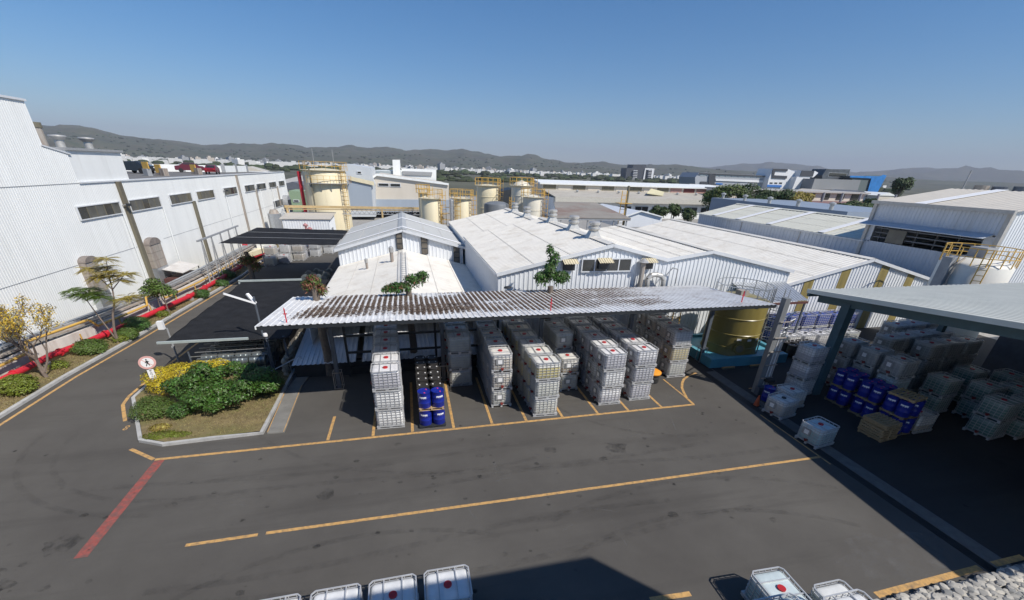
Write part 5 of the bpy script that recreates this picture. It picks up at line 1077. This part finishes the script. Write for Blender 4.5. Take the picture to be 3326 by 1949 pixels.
for k in range(8): x = A.x-16+k*6.5; MB().cyl((x,105,C_.z),(x,105,C_.z+2.4),.3,n=8).build('roof_vent', m_grey, rf)
# brown shed roofs behind hall D
bsd = thing('brown_shed', 'low brown and rust roofed open shed behind the ventilated hall', 'shed')
a = onY(3,1000,640,46); b = onY(3,1680,640,46)
MB().prism([(a.x,46,a.z),(b.x,46,a.z),(b.x,56,a.z+.9),(a.x+3,56,a.z+.9)],(0,0,.08)).build('roof', M('brown_roof',(.28,.255,.22),.7,var=.12,scale=.6,dirt=(.2,.1,.07),dirt_amt=.4,dirt_scale=.25), bsd)
for k in range(6): x = a.x+.6+k*(b.x-a.x-1)/5; MB().bar((x,46.2,0),(x,46.2,a.z),.12).build('post', m_grey, bsd)
MB().bar((a.x,46.1,a.z-.1),(b.x,46.1,a.z-.1),.1,.2).build('edge_beam', m_grey, bsd)
block('small_white_gable_hall','small white gable end behind the rust roofed shed',3,[(1570,640),(1775,575),(1960,625),(1960,720),(1560,720)],60,14,m_wall,extra=(('verge',[(1560,645),(1775,570),(1970,625),(1970,635),(1775,582),(1565,655)],-.3,m_white),))
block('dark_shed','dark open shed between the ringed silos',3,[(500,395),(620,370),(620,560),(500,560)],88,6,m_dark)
# campus on the right skyline
dg = M('charcoal_panel',(.05,.055,.065),.6,var=.1); mg = M('mid_grey_render',(.24,.25,.26),.7,var=.08); lw_ = M('campus_white',(.72,.73,.74),.6,var=.04)
block('campus_block','long campus building with charcoal top floor and signage band',4,[(130,215),(160,180),(690,205),(690,300),(130,290)],290,20,M('campus_grey',(.36,.38,.41),.6,var=.05),wins=tuple((170+i*46,190+i*1.5,204+i*46,209+i*1.5) for i in range(11)),wmat=M('pale_glass',(.42,.47,.48),.3),
      extra=(('charcoal_band',[(160,182),(690,206),(690,214),(160,190)],-.8,dg),('charcoal_end',[(232,190),(280,192),(268,290),(225,290)],-.8,dg),('lower_band',[(280,225),(690,240),(690,256),(280,240)],-.6,lw_),('dark_opening',[(170,245),(222,247),(220,276),(168,274)],-.6,dg),('blue_stripe',[(282,256),(330,258),(330,268),(282,266)],-.7,M('sign_blue',(.05,.18,.5),.5))))
block('campus_stair_block','white and charcoal stair block with wide dark frame',4,[(695,152),(805,155),(865,178),(835,300),(650,295),(665,225)],285,14,lw_,wins=((672,250,692,264),(706,250,726,264),(740,250,760,264)),
      extra=(('charcoal_frame',[(695,152),(805,155),(800,172),(760,170),(712,168),(705,200),(800,205),(795,225),(690,220)],-.6,dg),('blue_stripe',[(655,268),(760,272),(757,288),(652,284)],-.6,MATS['sign_blue'])))
block('campus_white_wing','plain white campus wing with charcoal top',4,[(905,166),(1000,168),(1025,182),(990,215),(965,215),(940,305),(835,300),(870,212),(890,208)],280,12,lw_,extra=(('charcoal_top',[(905,166),(998,168),(985,210),(892,206)],-.5,dg),))
block('campus_grey_hall','wide grey windowless hall before the netted tower',4,[(1000,225),(1335,235),(1310,310),(975,300)],270,14,mg)
block('campus_dark_tower','dark glazed tower partly wrapped in scaffolding',4,[(1085,155),(1258,157),(1235,235),(1215,310),(1050,300),(1055,200)],284,12,M('dark_curtain_wall',(.09,.1,.11),.4,var=.3,scale=.3),wins=((1105,180,1225,215),))
block('netted_building','half built block wrapped in bright blue safety netting',4,[(1260,205),(1330,212),(1480,205),(1520,200),(1440,352),(1320,345),(1310,310)],276,14,M('green_netting',(.12,.15,.15),.8,var=.15),extra=(('blue_netting',[(1415,210),(1480,205),(1500,196),(1522,202),(1440,352),(1375,345)],-1,M('blue_netting',(.02,.19,.52),.7,var=.25,scale=.2)),('blue_top_strip',[(1260,203),(1470,207),(1450,225),(1255,215)],-.9,MATS['blue_netting'])))
apt = block('apartment_tower','grey apartment tower with white balcony strips standing alone',3,[(1640,185),(1693,185),(1700,152),(1815,152),(1820,185),(1893,190),(1875,340),(1620,335)],1080,30,M('apartment_grey',(.055,.06,.07),.6,var=.08),
      extra=(('white_frame',[(1808,185),(1893,190),(1865,340),(1850,340),(1872,200),(1815,200),(1795,340),(1778,340)],-2,lw_),))
for k in range(8):
    y = 205+k*15
    for x in (1700,1838): a = onY(3,x-k*1.5,y,1076); b = onY(3,x+38-k*1.5,y+6,1076); MB().box((a.x,1075,b.z),(b.x,1079,a.z)).build('balcony', lw_, apt)
# random low works roofs between the silos and the plain
gw2 = 'low factory sheds on the far side of the works'
shade = [m_roofw, m_roofc, m_white, M('dull_trim',(.42,.41,.39),.6), M('slate_roof',(.14,.15,.17),.7)]
rr = random.Random(5)
for k in range(46):
    d = rr.uniform(150,430); az = rad(rr.uniform(-26,52)); x, y = d*math.sin(az), d*math.cos(az)
    if (x > 30 and d < 330) or d < 190 and x > 0 or .3 < az < .62: continue
    w, l, h = rr.uniform(10,26), rr.uniform(12,40), rr.uniform(3.0,4.8)
    t = thing('works_shed', f'low far shed with {["white","beige","plain white","grey","slate"][k%5]} gabled roof beyond the tanks', 'shed', (x,y,0), rr.uniform(-.3,.3), gw2)
    MB().box((-w/2,-l/2,0),(w/2,l/2,h)).build('wall', [m_wall,cbeige,lgrey][k % 3], t); MB().prism([(-w/2-.4,-l/2-.4,h),(0,-l/2-.4,h+w*.13),(w/2+.4,-l/2-.4,h)],(0,l+.8,0)).build('roof', shade[k % 5], t)
# ------------------------------------------------------------------ hills
CR = [(-300,300),(0,300),(110,308),(170,312),(230,318),(300,335),(360,342),(400,345),(450,350),(500,358),(540,357),(600,353),(650,355),(700,360),(760,366),(800,366),(850,364),(900,370),(960,372),(1000,375),(1060,372),(1100,377),(1140,374),(1170,380),(1200,384),(1240,390),(1270,390),(1300,388),(1340,395),(1400,402),(1440,403),(1480,400),(1550,408),(1600,405),(1640,408),(1700,412),(1760,418),(1850,424),(2000,430),(2200,440),(2520,455),(2900,470)]
CR2 = [(1500,415),(1600,412),(1660,405),(1720,410),(1760,412),(1830,404),(1900,402),(1950,405),(2010,414),(2060,420),(2110,424),(2180,418),(2230,414),(2270,413),(2330,416),(2380,419),(2420,422),(2520,426),(2700,432),(2950,440)]
def hills(name, CRl, dist, depth, foot, mat, seed, na=420, nr=44):
    az = []
    for x, y in CRl:
        d = ray(0,x,y); az.append((math.atan2(d.x,d.y), d.z/math.hypot(d.x,d.y)))
    mb = MB(); vs = []
    for i in range(na+1):
        a = az[0][0]+(az[-1][0]-az[0][0])*i/na; j = 0
        while j < len(az)-2 and az[j+1][0] < a: j += 1
        t = (a-az[j][0])/(az[j+1][0]-az[j][0]); el = az[j][1]*(1-t)+az[j+1][1]*t
        for k in range(nr+1):
            s = k/nr; d = dist-depth+depth*1.25*s; top = max(20, el*dist+HC)
            x, y = d*math.sin(a), d*math.cos(a)
            q = min(1, s/.8); prof = q*q*(3-2*q) if s <= .8 else 1-.5*(s-.8)/.2
            rid = mnoise.fractal(Vector((x/620,y/620,seed)),.9,2.1,6)
            hgt = top*(foot+(1-foot)*prof)*(q**.35 if q < .3 else 1)
            hgt *= 1+(.5*rid+.22*mnoise.fractal(Vector((x/190,y/190,seed+3)),.9,2.1,5))*(1-q**6)*(1 if s < .8 else .4)
            vs.append((x,y,max(-.5,hgt*min(1,q*6))))
    mb.add(vs,[(i*(nr+1)+k,i*(nr+1)+k+1,(i+1)*(nr+1)+k+1,(i+1)*(nr+1)+k) for i in range(na) for k in range(nr)])
    return tag(mb.build(name, mat, None, True), kind='structure')
hm = M('hill_scrub',(.095,.088,.055),.95,var=.5,scale=.006,dirt=(.04,.055,.022),dirt_amt=.7,dirt_scale=.012)
hills('hills', CR, 4300, 2300, .04, hm, 1.0); hills('hills', CR2, 8500, 3000, .06, hm, 4.0, 140, 16)
# ------------------------------------------------------------------ vegetation
def leaf(mb, c, d, n, l, w):
    s = d.cross(n).normalized()*w*.5; f = n*(-w*.18)
    mb.add([c, c+d*l*.45+s+f, c+d*l, c+d*l*.45-s+f],[(0,1,2),(0,2,3)])
def rv(r=random):
    while True:
        v = Vector((r.uniform(-1,1),r.uniform(-1,1),r.uniform(-1,1)))
        if .05 < v.length < 1: return v.normalized()
def crown(lobes, n, size, droop=.25, shell=.62, aspect=.5):
    mb = MB(); wts = [a*b for _, (a, b, c) in lobes]; tot = sum(wts)
    for (c, (rx, ry, rz)), w in zip(lobes, wts):
        c = Vector(c); m_ = int(n*w/tot)
        for i in range(m_):
            d = rv()
            if d.z < -.35 and random.random() < .6: d.z = -d.z
            k = shell+(1.04-shell)*random.random()**.6
            k *= 1+.13*mnoise.noise(Vector((d.x*2.5+c.x,d.y*2.5+c.y,d.z*2.5)))
            p = c+Vector((d.x*rx,d.y*ry,d.z*rz))*k
            nn_ = (d+rv()*.7+Vector((0,0,.5))).normalized(); t = rv(); t = (t-nn_*t.dot(nn_)).normalized(); t = (t-Vector((0,0,droop))).normalized(); s = size*random.uniform(.65,1.3)
            leaf(mb, p, t, nn_, s, s*aspect)
    return mb
def bush(label, x, y, lobes, n, size, mat, z=.1, group=None, name='bush', stems=4, aspect=.55):
    b = thing(name, label, 'bush', (x,y,z), 0, group); tag(crown(lobes,n,size,aspect=aspect).build('foliage', mat, b), kind='stuff')
    mb = MB()
    for k in range(stems):
        c = Vector(lobes[k % len(lobes)][0]); mb.cyl((c.x*.25,c.y*.25,0),(c.x*.7,c.y*.7,c.z*.9),.035,.015,n=5)
    mb.build('stems', m_bark, b); return b
# island
rb_ = random.Random(12); BL = [((0,0,.7),(.9,.8,.6)),((1.0,.3,.7),(.85,.8,.6)),((-1.0,.2,.65),(.85,.75,.55))]
for k in range(30):
    a = rb_.uniform(0,6.28); r0 = rb_.uniform(.3,1)**.5; x, y = 2.25*r0*math.cos(a)+.15, 1.45*r0*math.sin(a)+.25; rr_ = rb_.uniform(.36,.62)
    BL.append(((x,y,(1.15+.35*math.sin(a))*(1-.55*r0*r0)+rb_.uniform(.05,.45)),(rr_,rr_*.95,rr_*.7)))
bush('big glossy dark green bush with many lobes on the island lawn', -9.6,20.9, BL, 15000, .135, M('leaf_glossy',(.065,.13,.02),.45,var=.22,scale=2,island=.6,sub=.18), aspect=.6)
bush('low rounded olive green shrub at the kerb corner under the sign', -12.35,20.45, [((0,0,.32),(.85,.9,.42)),((.7,-.2,.28),(.6,.55,.34)),((-.35,.6,.28),(.5,.5,.36))], 5200, .075, m_leafm, stems=3)
bush('shaded green shrub between the cushion shrub and the big bush', -11.0,20.0, [((0,0,.3),(.5,.5,.38))], 1500, .08, m_leaf, stems=2)
bush('bright yellow leaved hedge behind the big bush', -11.7,23.0, [((-1.2,-.15,.85),(.75,.6,.5)),((-.3,.15,.9),(.85,.6,.5)),((.6,.35,.92),(.8,.55,.48)),((1.35,.45,.98),(.6,.45,.42)),((-1.0,-.5,.5),(.7,.5,.45))], 7500, .085, m_leafyy, name='hedge')
bush('small round dark bush beside the walkway', -7.55,22.3, [((0,0,.36),(.55,.5,.4))], 2200, .075, m_leafm, stems=2)
bush('small brown and green rosette plant at the foot of the island kerb', -11.45,19.0, [((0,0,.06),(.42,.28,.12))], 420, .12, m_leafo, stems=1)
bush('patch of lime green ground cover at the island corner', -11.2,18.4, [((0,0,.02),(.7,.35,.08)),((.8,-.1,.02),(.5,.25,.07))], 1600, .07, m_leafy, stems=1)
# left strip
LB = [(-19.75,24.0,.95,.75,m_leafy,4200,'rounded lime green bush at the near end of the red pipe'),(-19.55,29.3,1.1,.62,m_leafm,4200,'wide green bush beside the feathery leaved tree'),(-18.65,31.6,.75,.6,m_leafm,3000,'green bush just past the feathery leaved tree'),(-18.95,33.4,1.0,.75,m_leaf,3600,'dark green bush touching the red pipe flange'),(-17.95,41.6,.8,.6,m_leaf,2200,'compact bush where the red pipe meets the factory lean-to'),(-17.75,45.7,.8,.5,m_leaf,1900,'compact bush beside the steel trestle'),(-18.2,49.0,.9,.7,m_leaf,1900,'dark shrub at the end of the planting strip')]
for x, y, r, h, mt, n, lb in LB:
    bush(lb, x, y, [((0,0,h*.55),(r*.8,r*.8,h*.6)),((r*.35,-r*.3,h*.45),(r*.55,r*.55,h*.5)),((-r*.3,r*.4,h*.5),(r*.6,r*.6,h*.52))], n, .11, mt, stems=3)
for x, y, lb in ((-19.75,26.9,'small variegated plant beside the trunk of the yellow flowering tree'),(-18.75,30.9,'small yellow green plant at the foot of the feathery tree'),(-18.6,36.2,'small yellow green plant below the young tree')):
    bush(lb, x, y, [((0,0,.2),(.45,.35,.25))], 420, .12, m_leafy, stems=2)
def branches(mb, p, d, l, r, depth, spread, out, rnd, up=.25):
    q = p+d*l; mid = p+d*l*.5+rv(rnd)*l*.06; mb.cyl(p,mid,r,r*.85,n=6); mb.cyl(mid,q,r*.85,r*.68,n=6)
    if depth == 0: out.append((q,d)); return
    for k in range(rnd.choice((2,3)) if depth > 1 else 3):
        e = (d+rv(rnd)*spread+Vector((0,0,up))).normalized(); branches(mb, q, e, l*rnd.uniform(.62,.85), r*.62, depth-1, spread, out, rnd, up)
    if depth <= 2: out.append((q,d))
# yellow flowering tree, thin crown
rn = random.Random(3); t = thing('yellow_flowering_tree', 'nearly bare tree with scattered yellow blossom before the white facade', 'tree', (-19.65,25.66,.1))
mb = MB(); tips = []; 
branches(mb, vec(0,0,-.1), vec(-.05,.02,1).normalized(), 1.15, .10, 5, .62, tips, rn, .22); branches(mb, vec(.05,.05,.3), vec(-.5,.1,1).normalized(), 1.3, .07, 4, .6, tips, rn, .2); branches(mb, vec(0,0,.3), vec(.35,.25,1).normalized(), 1.2, .06, 4, .6, tips, rn, .2)
mb.build('trunk', m_twig, t)
mb = MB(); mb2 = MB()
for p, d in tips:
    for k in range(13):
        c = p+rv(rn)*rn.uniform(.02,.3); s = rn.uniform(.06,.13); leaf(mb if rn.random() < .62 else mb2, c, rv(rn), rv(rn), s, s*.6)
tag(mb.build('blossom', m_flower, t), kind='stuff'); tag(mb2.build('leaves', M('leaf_grey_brown',(.2,.18,.10),.7,var=.2,island=.4), t), kind='stuff')
# feathery leaved tree
rn = random.Random(9); t = thing('feathery_tree', 'slender tree with feathery ochre and green fronds beside the road kerb', 'tree', (-18.84,30.68,.1)); mb = MB()
trunk = [vec(0,0,-.1),vec(.12,-.05,.9),vec(.3,.05,1.8),vec(.62,.2,2.7),vec(.7,.3,3.4)]
for a, b in zip(trunk,trunk[1:]): mb.cyl(a,b,.085-.012*trunk.index(a),.075-.012*trunk.index(a),n=7)
mb.cyl((0,0,.2),(-.55,.1,2.0),.05,.035,n=6); mb.cyl((-.55,.1,2.0),(-.7,.05,2.8),.035,.02,n=6)
ends = []
for base, dr, l in ((trunk[4],vec(-.5,.1,.75),1.6),(trunk[4],vec(.1,.1,1),1.9),(trunk[4],vec(.65,.2,.7),1.3),(trunk[3],vec(-.9,0,.45),1.2),(trunk[3],vec(.8,.2,.25),.8),(vec(-.7,.05,2.8),vec(-.5,0,.6),.9),(vec(-.7,.05,2.8),vec(.2,.3,.7),.8),(trunk[4],vec(-.2,.5,.9),1.5)):
    e = base+dr.normalized()*l; mb.cyl(base,e,.035,.015,n=5); ends.append(e); ends.append(base.lerp(e,.6))
mb.build('trunk', m_twig, t)
mo, mg_ = MB(), MB()
for i, e in enumerate(ends):
    for k in range(24):
        a = rn.uniform(0,6.28); d = vec(math.cos(a),math.sin(a),rn.uniform(-.25,.35)).normalized(); L = rn.uniform(.5,.95); tgt = mg_ if (e.z < 3.6 and e.x < .3) else mo
        for j in range(1,13):
            p = e+d*L*j/12+vec(0,0,-.28*(j/12)**2*L); s = d.cross(uz).normalized()
            for sg_ in (-1,1):
                ln = .21*math.sin(math.pi*(.12+.8*j/12)); leaf(tgt, p, (s*sg_+d*.35-uz*.15).normalized(), uz, ln, .06)
tag(mo.build('ochre_fronds', m_leafo, t), kind='stuff'); tag(mg_.build('green_fronds', m_leafm, t), kind='stuff')
# young tree
t = thing('young_tree', 'young broad leaved tree with thin stem beside the red pipe', 'tree', (-18.5,36.85,.1)); mb = MB(); mb.cyl((0,0,-.1),(.05,0,1.6),.05,.035,n=6); mb.cyl((-.5,.1,-.1),(-.45,.1,1.5),.04,.03,n=6)
mb.build('trunk', m_bark, t); tag(crown([((.0,0,1.9),(.75,.6,.5)),((-.75,.2,1.8),(.8,.6,.5)),((-.4,.1,2.4),(.6,.5,.4)),((.6,.1,1.6),(.45,.4,.35))],1500,.2,.5,.3).build('foliage', m_leafm, t), kind='stuff')
# pollarded trunks through the carport roof
def pollard(label, x, y, ztop, rtop, lobes, n, size, mats, base_r=.24):
    t = thing('pollarded_tree', label, 'tree', (x,y,0)); mb = MB(); P = [vec(0,0,-.05),vec(.05,.03,1.4),vec(-.02,.05,2.8),vec(.03,0,ztop-.5),vec(0,0,ztop)]
    for i, (a, b) in enumerate(zip(P,P[1:])): mb.cyl(a,b,base_r*(1-.08*i),base_r*(1-.08*(i+1)),n=10)
    mb.build('trunk', m_bark, t)
    for nm, mt, fr_ in mats: tag(crown([((c[0],c[1],c[2]+ztop),r) for c, r in lobes],int(n*fr_),size,.5,.25,.35).build(nm, mt, t), kind='stuff')
q = G(6,600,205,4.45); pollard('pollarded trunk with reddish drooping leaves at the carport roof corner', q.x,q.y+.15,5.35,.2,[((0,0,.1),(.38,.35,.4)),((.35,0,-.35),(.3,.3,.35)),((-.3,0,-.1),(.3,.3,.35))],1100,.2,(('red_leaves',m_leafr,.55),('green_leaves',m_leafm,.45)))
q = G(6,1400,165,4.4); pollard('pollarded tree with a flat spray of green leaves over the carport roof', q.x,q.y+.15,4.75,.2,[((-.5,0,.15),(.75,.4,.3)),((.35,.1,.5),(.6,.4,.4)),((.85,.1,.75),(.35,.3,.3)),((-1.1,0,.05),(.4,.3,.2))],1900,.2,(('green_leaves',m_leaf,.9),('red_leaves',m_leafr,.1)))
q = G(7,855,160,4.4); pollard('pollarded tree with tall shoots of long leaves above the carport roof', q.x,q.y+.2,4.8,.2,[((-.1,0,.9),(.4,.4,.6)),((.1,0,1.6),(.35,.3,.55)),((-.55,.1,.5),(.45,.35,.45)),((.65,.1,.55),(.6,.4,.4)),((-.2,0,2.1),(.2,.2,.35))],1800,.24,(('green_leaves',m_leaf,1.0),))
q = G('D',170,800,1.2); pollard('pollarded stump with dry leaves beside the road beyond the first net', q.x,q.y,1.9,.2,[((0,0,.1),(.9,.7,.5)),((.6,0,-.5),(.5,.5,.5))],900,.3,(('green_leaves',m_leafm,.55),('dry_leaves',m_leafr,.45)))
ct = tag(MB().lathe([(0,0),(.12,.05),(.1,.16),(0,.2)],(0,0,0),n=8,sx=2.2).build('dark_bundle', m_dark, None, True, G(7,440,115,4.45)), 'small dark bundle lying on the back edge of the carport roof', 'bundle')
# trees behind the halls
def far_tree(label, x, y, h, lobes, n, size, mat, group=None, trunk=True):
    t = thing('tree', label, 'tree', (x,y,0), 0, group); mb = MB(); mb.cyl((0,0,0),(0,0,h*.6),h*.035,h*.02,n=7)
    for c, r in lobes[:5]: mb.cyl((0,0,h*.4),(c[0]*.8,c[1]*.8,c[2]),h*.015,h*.006,n=5)
    mb.build('trunk', m_bark, t); tag(crown(lobes,n,size,.2,.5,.6).build('crown', mat, t), kind='stuff')
def tree_px(label, k, x0, x1, ytop, ybot, Y, mat, n=2600, size=.55, group=None):
    a = onY(k,x0,ybot,Y); b = onY(k,x1,ytop,Y); w = b.x-a.x; h = b.z; hh = max(2.5,h-max(a.z,1.0)); cz = h-hh*.5; L = []
    for i in range(9):
        L.append(((random.uniform(-.32,.32)*w,random.uniform(-.3,.3)*w,cz+random.uniform(-.25,.22)*hh),(w*random.uniform(.17,.27),w*random.uniform(.17,.27),hh*random.uniform(.2,.3))))
    far_tree(label,(a.x+b.x)/2,Y,h,L,n,size,mat,group)
gt = 'trees behind the halls'
tree_px('large light green tree left of the dark clump beyond the halls',4,170,460,240,450,92,m_leaffar2,3200,.5,gt); tree_px('dark rounded tree in the middle of the clump beyond the halls',4,380,700,255,440,90,m_leaffar,3600,.5,gt)
tree_px('dark tree right of the rounded one beyond the halls',4,600,880,300,430,88,m_leaffar,3000,.5,gt); tree_px('yellowing tree at the right end of the clump',4,760,970,315,430,86,m_leafo,2400,.45,gt)
tree_px('dark low tree before the red roofed factory',4,1130,1360,378,460,80,m_leaffar,2200,.45,gt); tree_px('dark tree tucked behind the tall hall corner',4,1330,1500,360,460,82,m_leaffar,2000,.45,gt)
tree_px('tall loose tree standing alone beside the blue netted block',4,1545,1712,212,345,150,m_leaffar,2400,.8,gt)
tree_px('dark tree in the gap behind the twin gabled hall',3,1850,2030,520,650,72,m_leaffar,1800,.4,gt); tree_px('dark tree beside the pale green roofed hall',3,1990,2130,505,640,74,m_leaffar,1600,.4,gt); tree_px('dark tree between the gap trees and the hall corner',3,2120,2280,540,650,72,m_leaffar,1400,.4,gt)
# grass blades
def in_poly(x, y, P):
    c = False; j = len(P)-1
    for i in range(len(P)):
        if (P[i][1] > y) != (P[j][1] > y) and x < (P[j][0]-P[i][0])*(y-P[i][1])/(P[j][1]-P[i][1])+P[i][0]: c = not c
        j = i
    return c
IP = [(-7.05,24.4),(-13.9,24.4),(-13.85,22.5),(-11.7,18.45),(-10.75,17.95),(-7.05,18.1)]
for nm, mt, n, fn in (('dry_grass',m_blade,15000,lambda x,y: mnoise.noise(Vector((x*.7,y*.7,0))) > -.45),('green_grass',m_bladeg,7000,lambda x,y: mnoise.noise(Vector((x*.6,y*.6,5))) > .1)):
    mb = MB(); c = 0
    while c < n:
        x, y = random.uniform(-14,-7), random.uniform(17.8,24.5); c += 1
        if not in_poly(x,y,IP) or not fn(x,y): continue
        h = random.uniform(.03,.085); a = random.uniform(0,6.28); w = .012; e = vec(random.uniform(-.05,.05),random.uniform(-.05,.05),h)
        p = vec(x,y,.105); s = vec(math.cos(a),math.sin(a),0)*w; mb.add([p-s,p+s,p+e],[(0,1,2)])
    tag(mb.build(nm, mt), f'short {"dry straw" if nm=="dry_grass" else "green"} grass on the island lawn', 'grass', kind='stuff')
mb = MB()
for i in range(15000):
    y = random.uniform(18,52); x = path_at(KL,y)-.22-random.random()*1.9
    if mnoise.noise(Vector((x*.8,y*.8,1))) < -.35: continue
    a = random.uniform(0,6.28); p = vec(x,y,.105); s = vec(math.cos(a),math.sin(a),0)*.018; mb.add([p-s,p+s,p+vec(random.uniform(-.06,.06),random.uniform(-.06,.06),random.uniform(.03,.09))],[(0,1,2)])
tag(mb.build('strip_grass', m_blade), 'dry straw grass of the planting strip', 'grass', kind='stuff')
# gravel bed of river cobbles at the corner
gv = thing('gravel_bed', 'bed of pale river cobbles at the corner of the yard', 'gravel'); MB().box((11.2,1.0,-.02),(21.2,5.28,.03)).build('bed', m_conc, gv)
cm_ = [M('cobble_%d' % i, c, .8, var=.2, scale=5) for i, c in enumerate(((.42,.40,.36),(.30,.29,.27),(.5,.47,.41),(.22,.22,.215)))]
pm = []
for i in range(10):
    mb = MB(); s = .085; mb.lathe([(0,-s*.55),(s*.7,-s*.45),(s,0),(s*.75,s*.45),(0,s*.55)],n=8); mb.v = [tuple(Vector(v)*(1+.22*mnoise.noise(Vector(v)*14+Vector((i*7,0,0))))) for v in mb.v]
    pm.append(mb.mesh('cobble', cm_[i % 4], True))
cnt = 0; rest = {i: MB() for i in range(4)}
for i in range(2600):
    x, y = random.uniform(11.4,20.4), random.uniform(2.2,5.22); sc = random.uniform(.8,1.7); z = .07+random.uniform(0,.09)
    if y > 4.05-.09*(x-14) and cnt < 300 and x > 13 and x < 19.3:
        o = link('cobble', pm[random.randrange(10)], gv, (x,y,z), random.uniform(0,6.28)); o.scale = (sc*random.uniform(1,1.7),sc,sc*.8); cnt += 1
    else:
        k = random.randrange(4); b = rest[k]; s = .085*sc; b.lathe([(0,-s*.5),(s*.8,-s*.35),(s,0),(s*.7,s*.4),(0,s*.5)],(x,y,z),n=6,sx=random.uniform(1,1.6),sy=random.uniform(.8,1.1))
for k in range(4): tag(rest[k].build('cobbles', cm_[k], gv, True), kind='stuff')
# ------------------------------------------------------------------ drop the unused prototypes (only copies stay)
for pr in list(PROTO.values())+list(DP.values())+list(PP.values()):
    for c in list(pr.children):
        for g in list(c.children): bpy.data.objects.remove(g)
        bpy.data.objects.remove(c)
    bpy.data.objects.remove(pr)
# ------------------------------------------------------------------ far town and woods
rt = random.Random(21); hmesh = []
tw = [M('town_white',(.74,.73,.7),.7,var=.05),M('town_cream',(.48,.43,.37),.7,var=.05),M('town_grey',(.3,.31,.32),.7,var=.05)]
for i in range(9):
    w, l, h = rt.uniform(9,20), rt.uniform(9,18), rt.choice((7,9,10,13,16)); mb = MB().box((-w/2,-l/2,-3),(w/2,l/2,h)); mb.box((-w*.2,-l*.2,h),(w*.15,l*.2,h+2.6)); hmesh.append((mb.mesh('house', tw[i % 3]),))
def ground_h(x, y):      # rise of the ground towards the foot of the hills
    d = math.hypot(x,y); a = math.degrees(math.atan2(x,y)); k = max(0,min(1,(12-a)/45)); return max(0,(d-1500))*(.012+.03*k)
hb = {}
def hill_z(x, y):
    r = S.ray_cast(bpy.context.evaluated_depsgraph_get(), Vector((x,y,900)), Vector((0,0,-1))); return r[1].z if r[0] else 0
bpy.context.view_layer.update(); dg_ = bpy.context.evaluated_depsgraph_get()
def drop(x, y):
    ok, loc, *_ = S.ray_cast(dg_, Vector((x,y,900)), Vector((0,0,-1))); return loc.z if ok else 0
lbl = ['white flat roofed town house at the foot of the hills','cream flat roofed town house at the foot of the hills','grey flat roofed town house at the foot of the hills']
cl = [(rt.uniform(-50,48), rt.uniform(1100,2150)) for _ in range(46)]
for i in range(295):
    a0, d0 = cl[i % len(cl)]; a = rad(a0+rt.gauss(0,2.2)); d = max(950,min(2500,d0+rt.gauss(0,130))); d = max(d,1300) if .3 < a < .62 else d; x, y = d*math.sin(a), d*math.cos(a)
    o = link('town_house', hmesh[i % 9][0], None, (x,y,drop(x,y)), rt.uniform(0,3.1)); tag(o, lbl[(i % 9) % 3], 'house', 'houses of the far town'); s = rt.uniform(.6,1.15); o.scale = (s,s,s*rt.uniform(.8,1.25))
mb = MB()
for i in range(900):
    a = rad(rt.uniform(-52,52)); d = rt.uniform(1000,2350); d = max(d,1300+rt.uniform(0,300)) if .3 < a < .62 else d; x, y = d*math.sin(a), d*math.cos(a); z = drop(x,y); w = rt.uniform(6,16); mb.box((x-w/2,y-w/2,z-4),(x+w/2,y+w/2,z+rt.uniform(4,10)))
tag(mb.build('far_town', tw[0]), 'mass of small pale houses of the far town', 'town', kind='stuff')
mb = MB()
for i in range(5200):
    a = rad(rt.uniform(-54,54)); d = 420+2900*rt.random()**1.3; x, y = d*math.sin(a), d*math.cos(a)
    if mnoise.noise(Vector((x/210,y/210,2))) < -.12: continue
    z = drop(x,y) if d > 1900 else 0; r = rt.uniform(3,8)*(1 if d > 700 else .55); h = r*rt.uniform(.6,1.1)
    mb.lathe([(r*.7,0),(r,h*.4),(r*.75,h*.85),(0,h)],(x,y,z-.5),n=6,sx=rt.uniform(.8,1.6))
tag(mb.build('far_woods', M('far_woods',(.04,.052,.022),.95,var=.35,scale=.02,island=.45)), 'dark belts of trees on the plain before the town', 'woods', kind='stuff')
# ------------------------------------------------------------------ air
hz = MB().box((-13000,-2500,-4),(13000,13500,620)).build('haze')
tag(hz, 'pale blue air haze over the plain and the hills', 'haze', kind='stuff')
hmt = bpy.data.materials.new('haze'); hmt.use_nodes = True; N = hmt.node_tree.nodes; N.remove(N['Principled BSDF'])
pv = N.new('ShaderNodeVolumePrincipled'); pv.inputs['Color'].default_value = (.66,.71,.86,1); pv.inputs['Density'].default_value = .00011; pv.inputs['Anisotropy'].default_value = 0
hmt.node_tree.links.new(pv.outputs[0], [x for x in N if x.type == 'OUTPUT_MATERIAL'][0].inputs['Volume']); hz.data.materials.append(hmt)
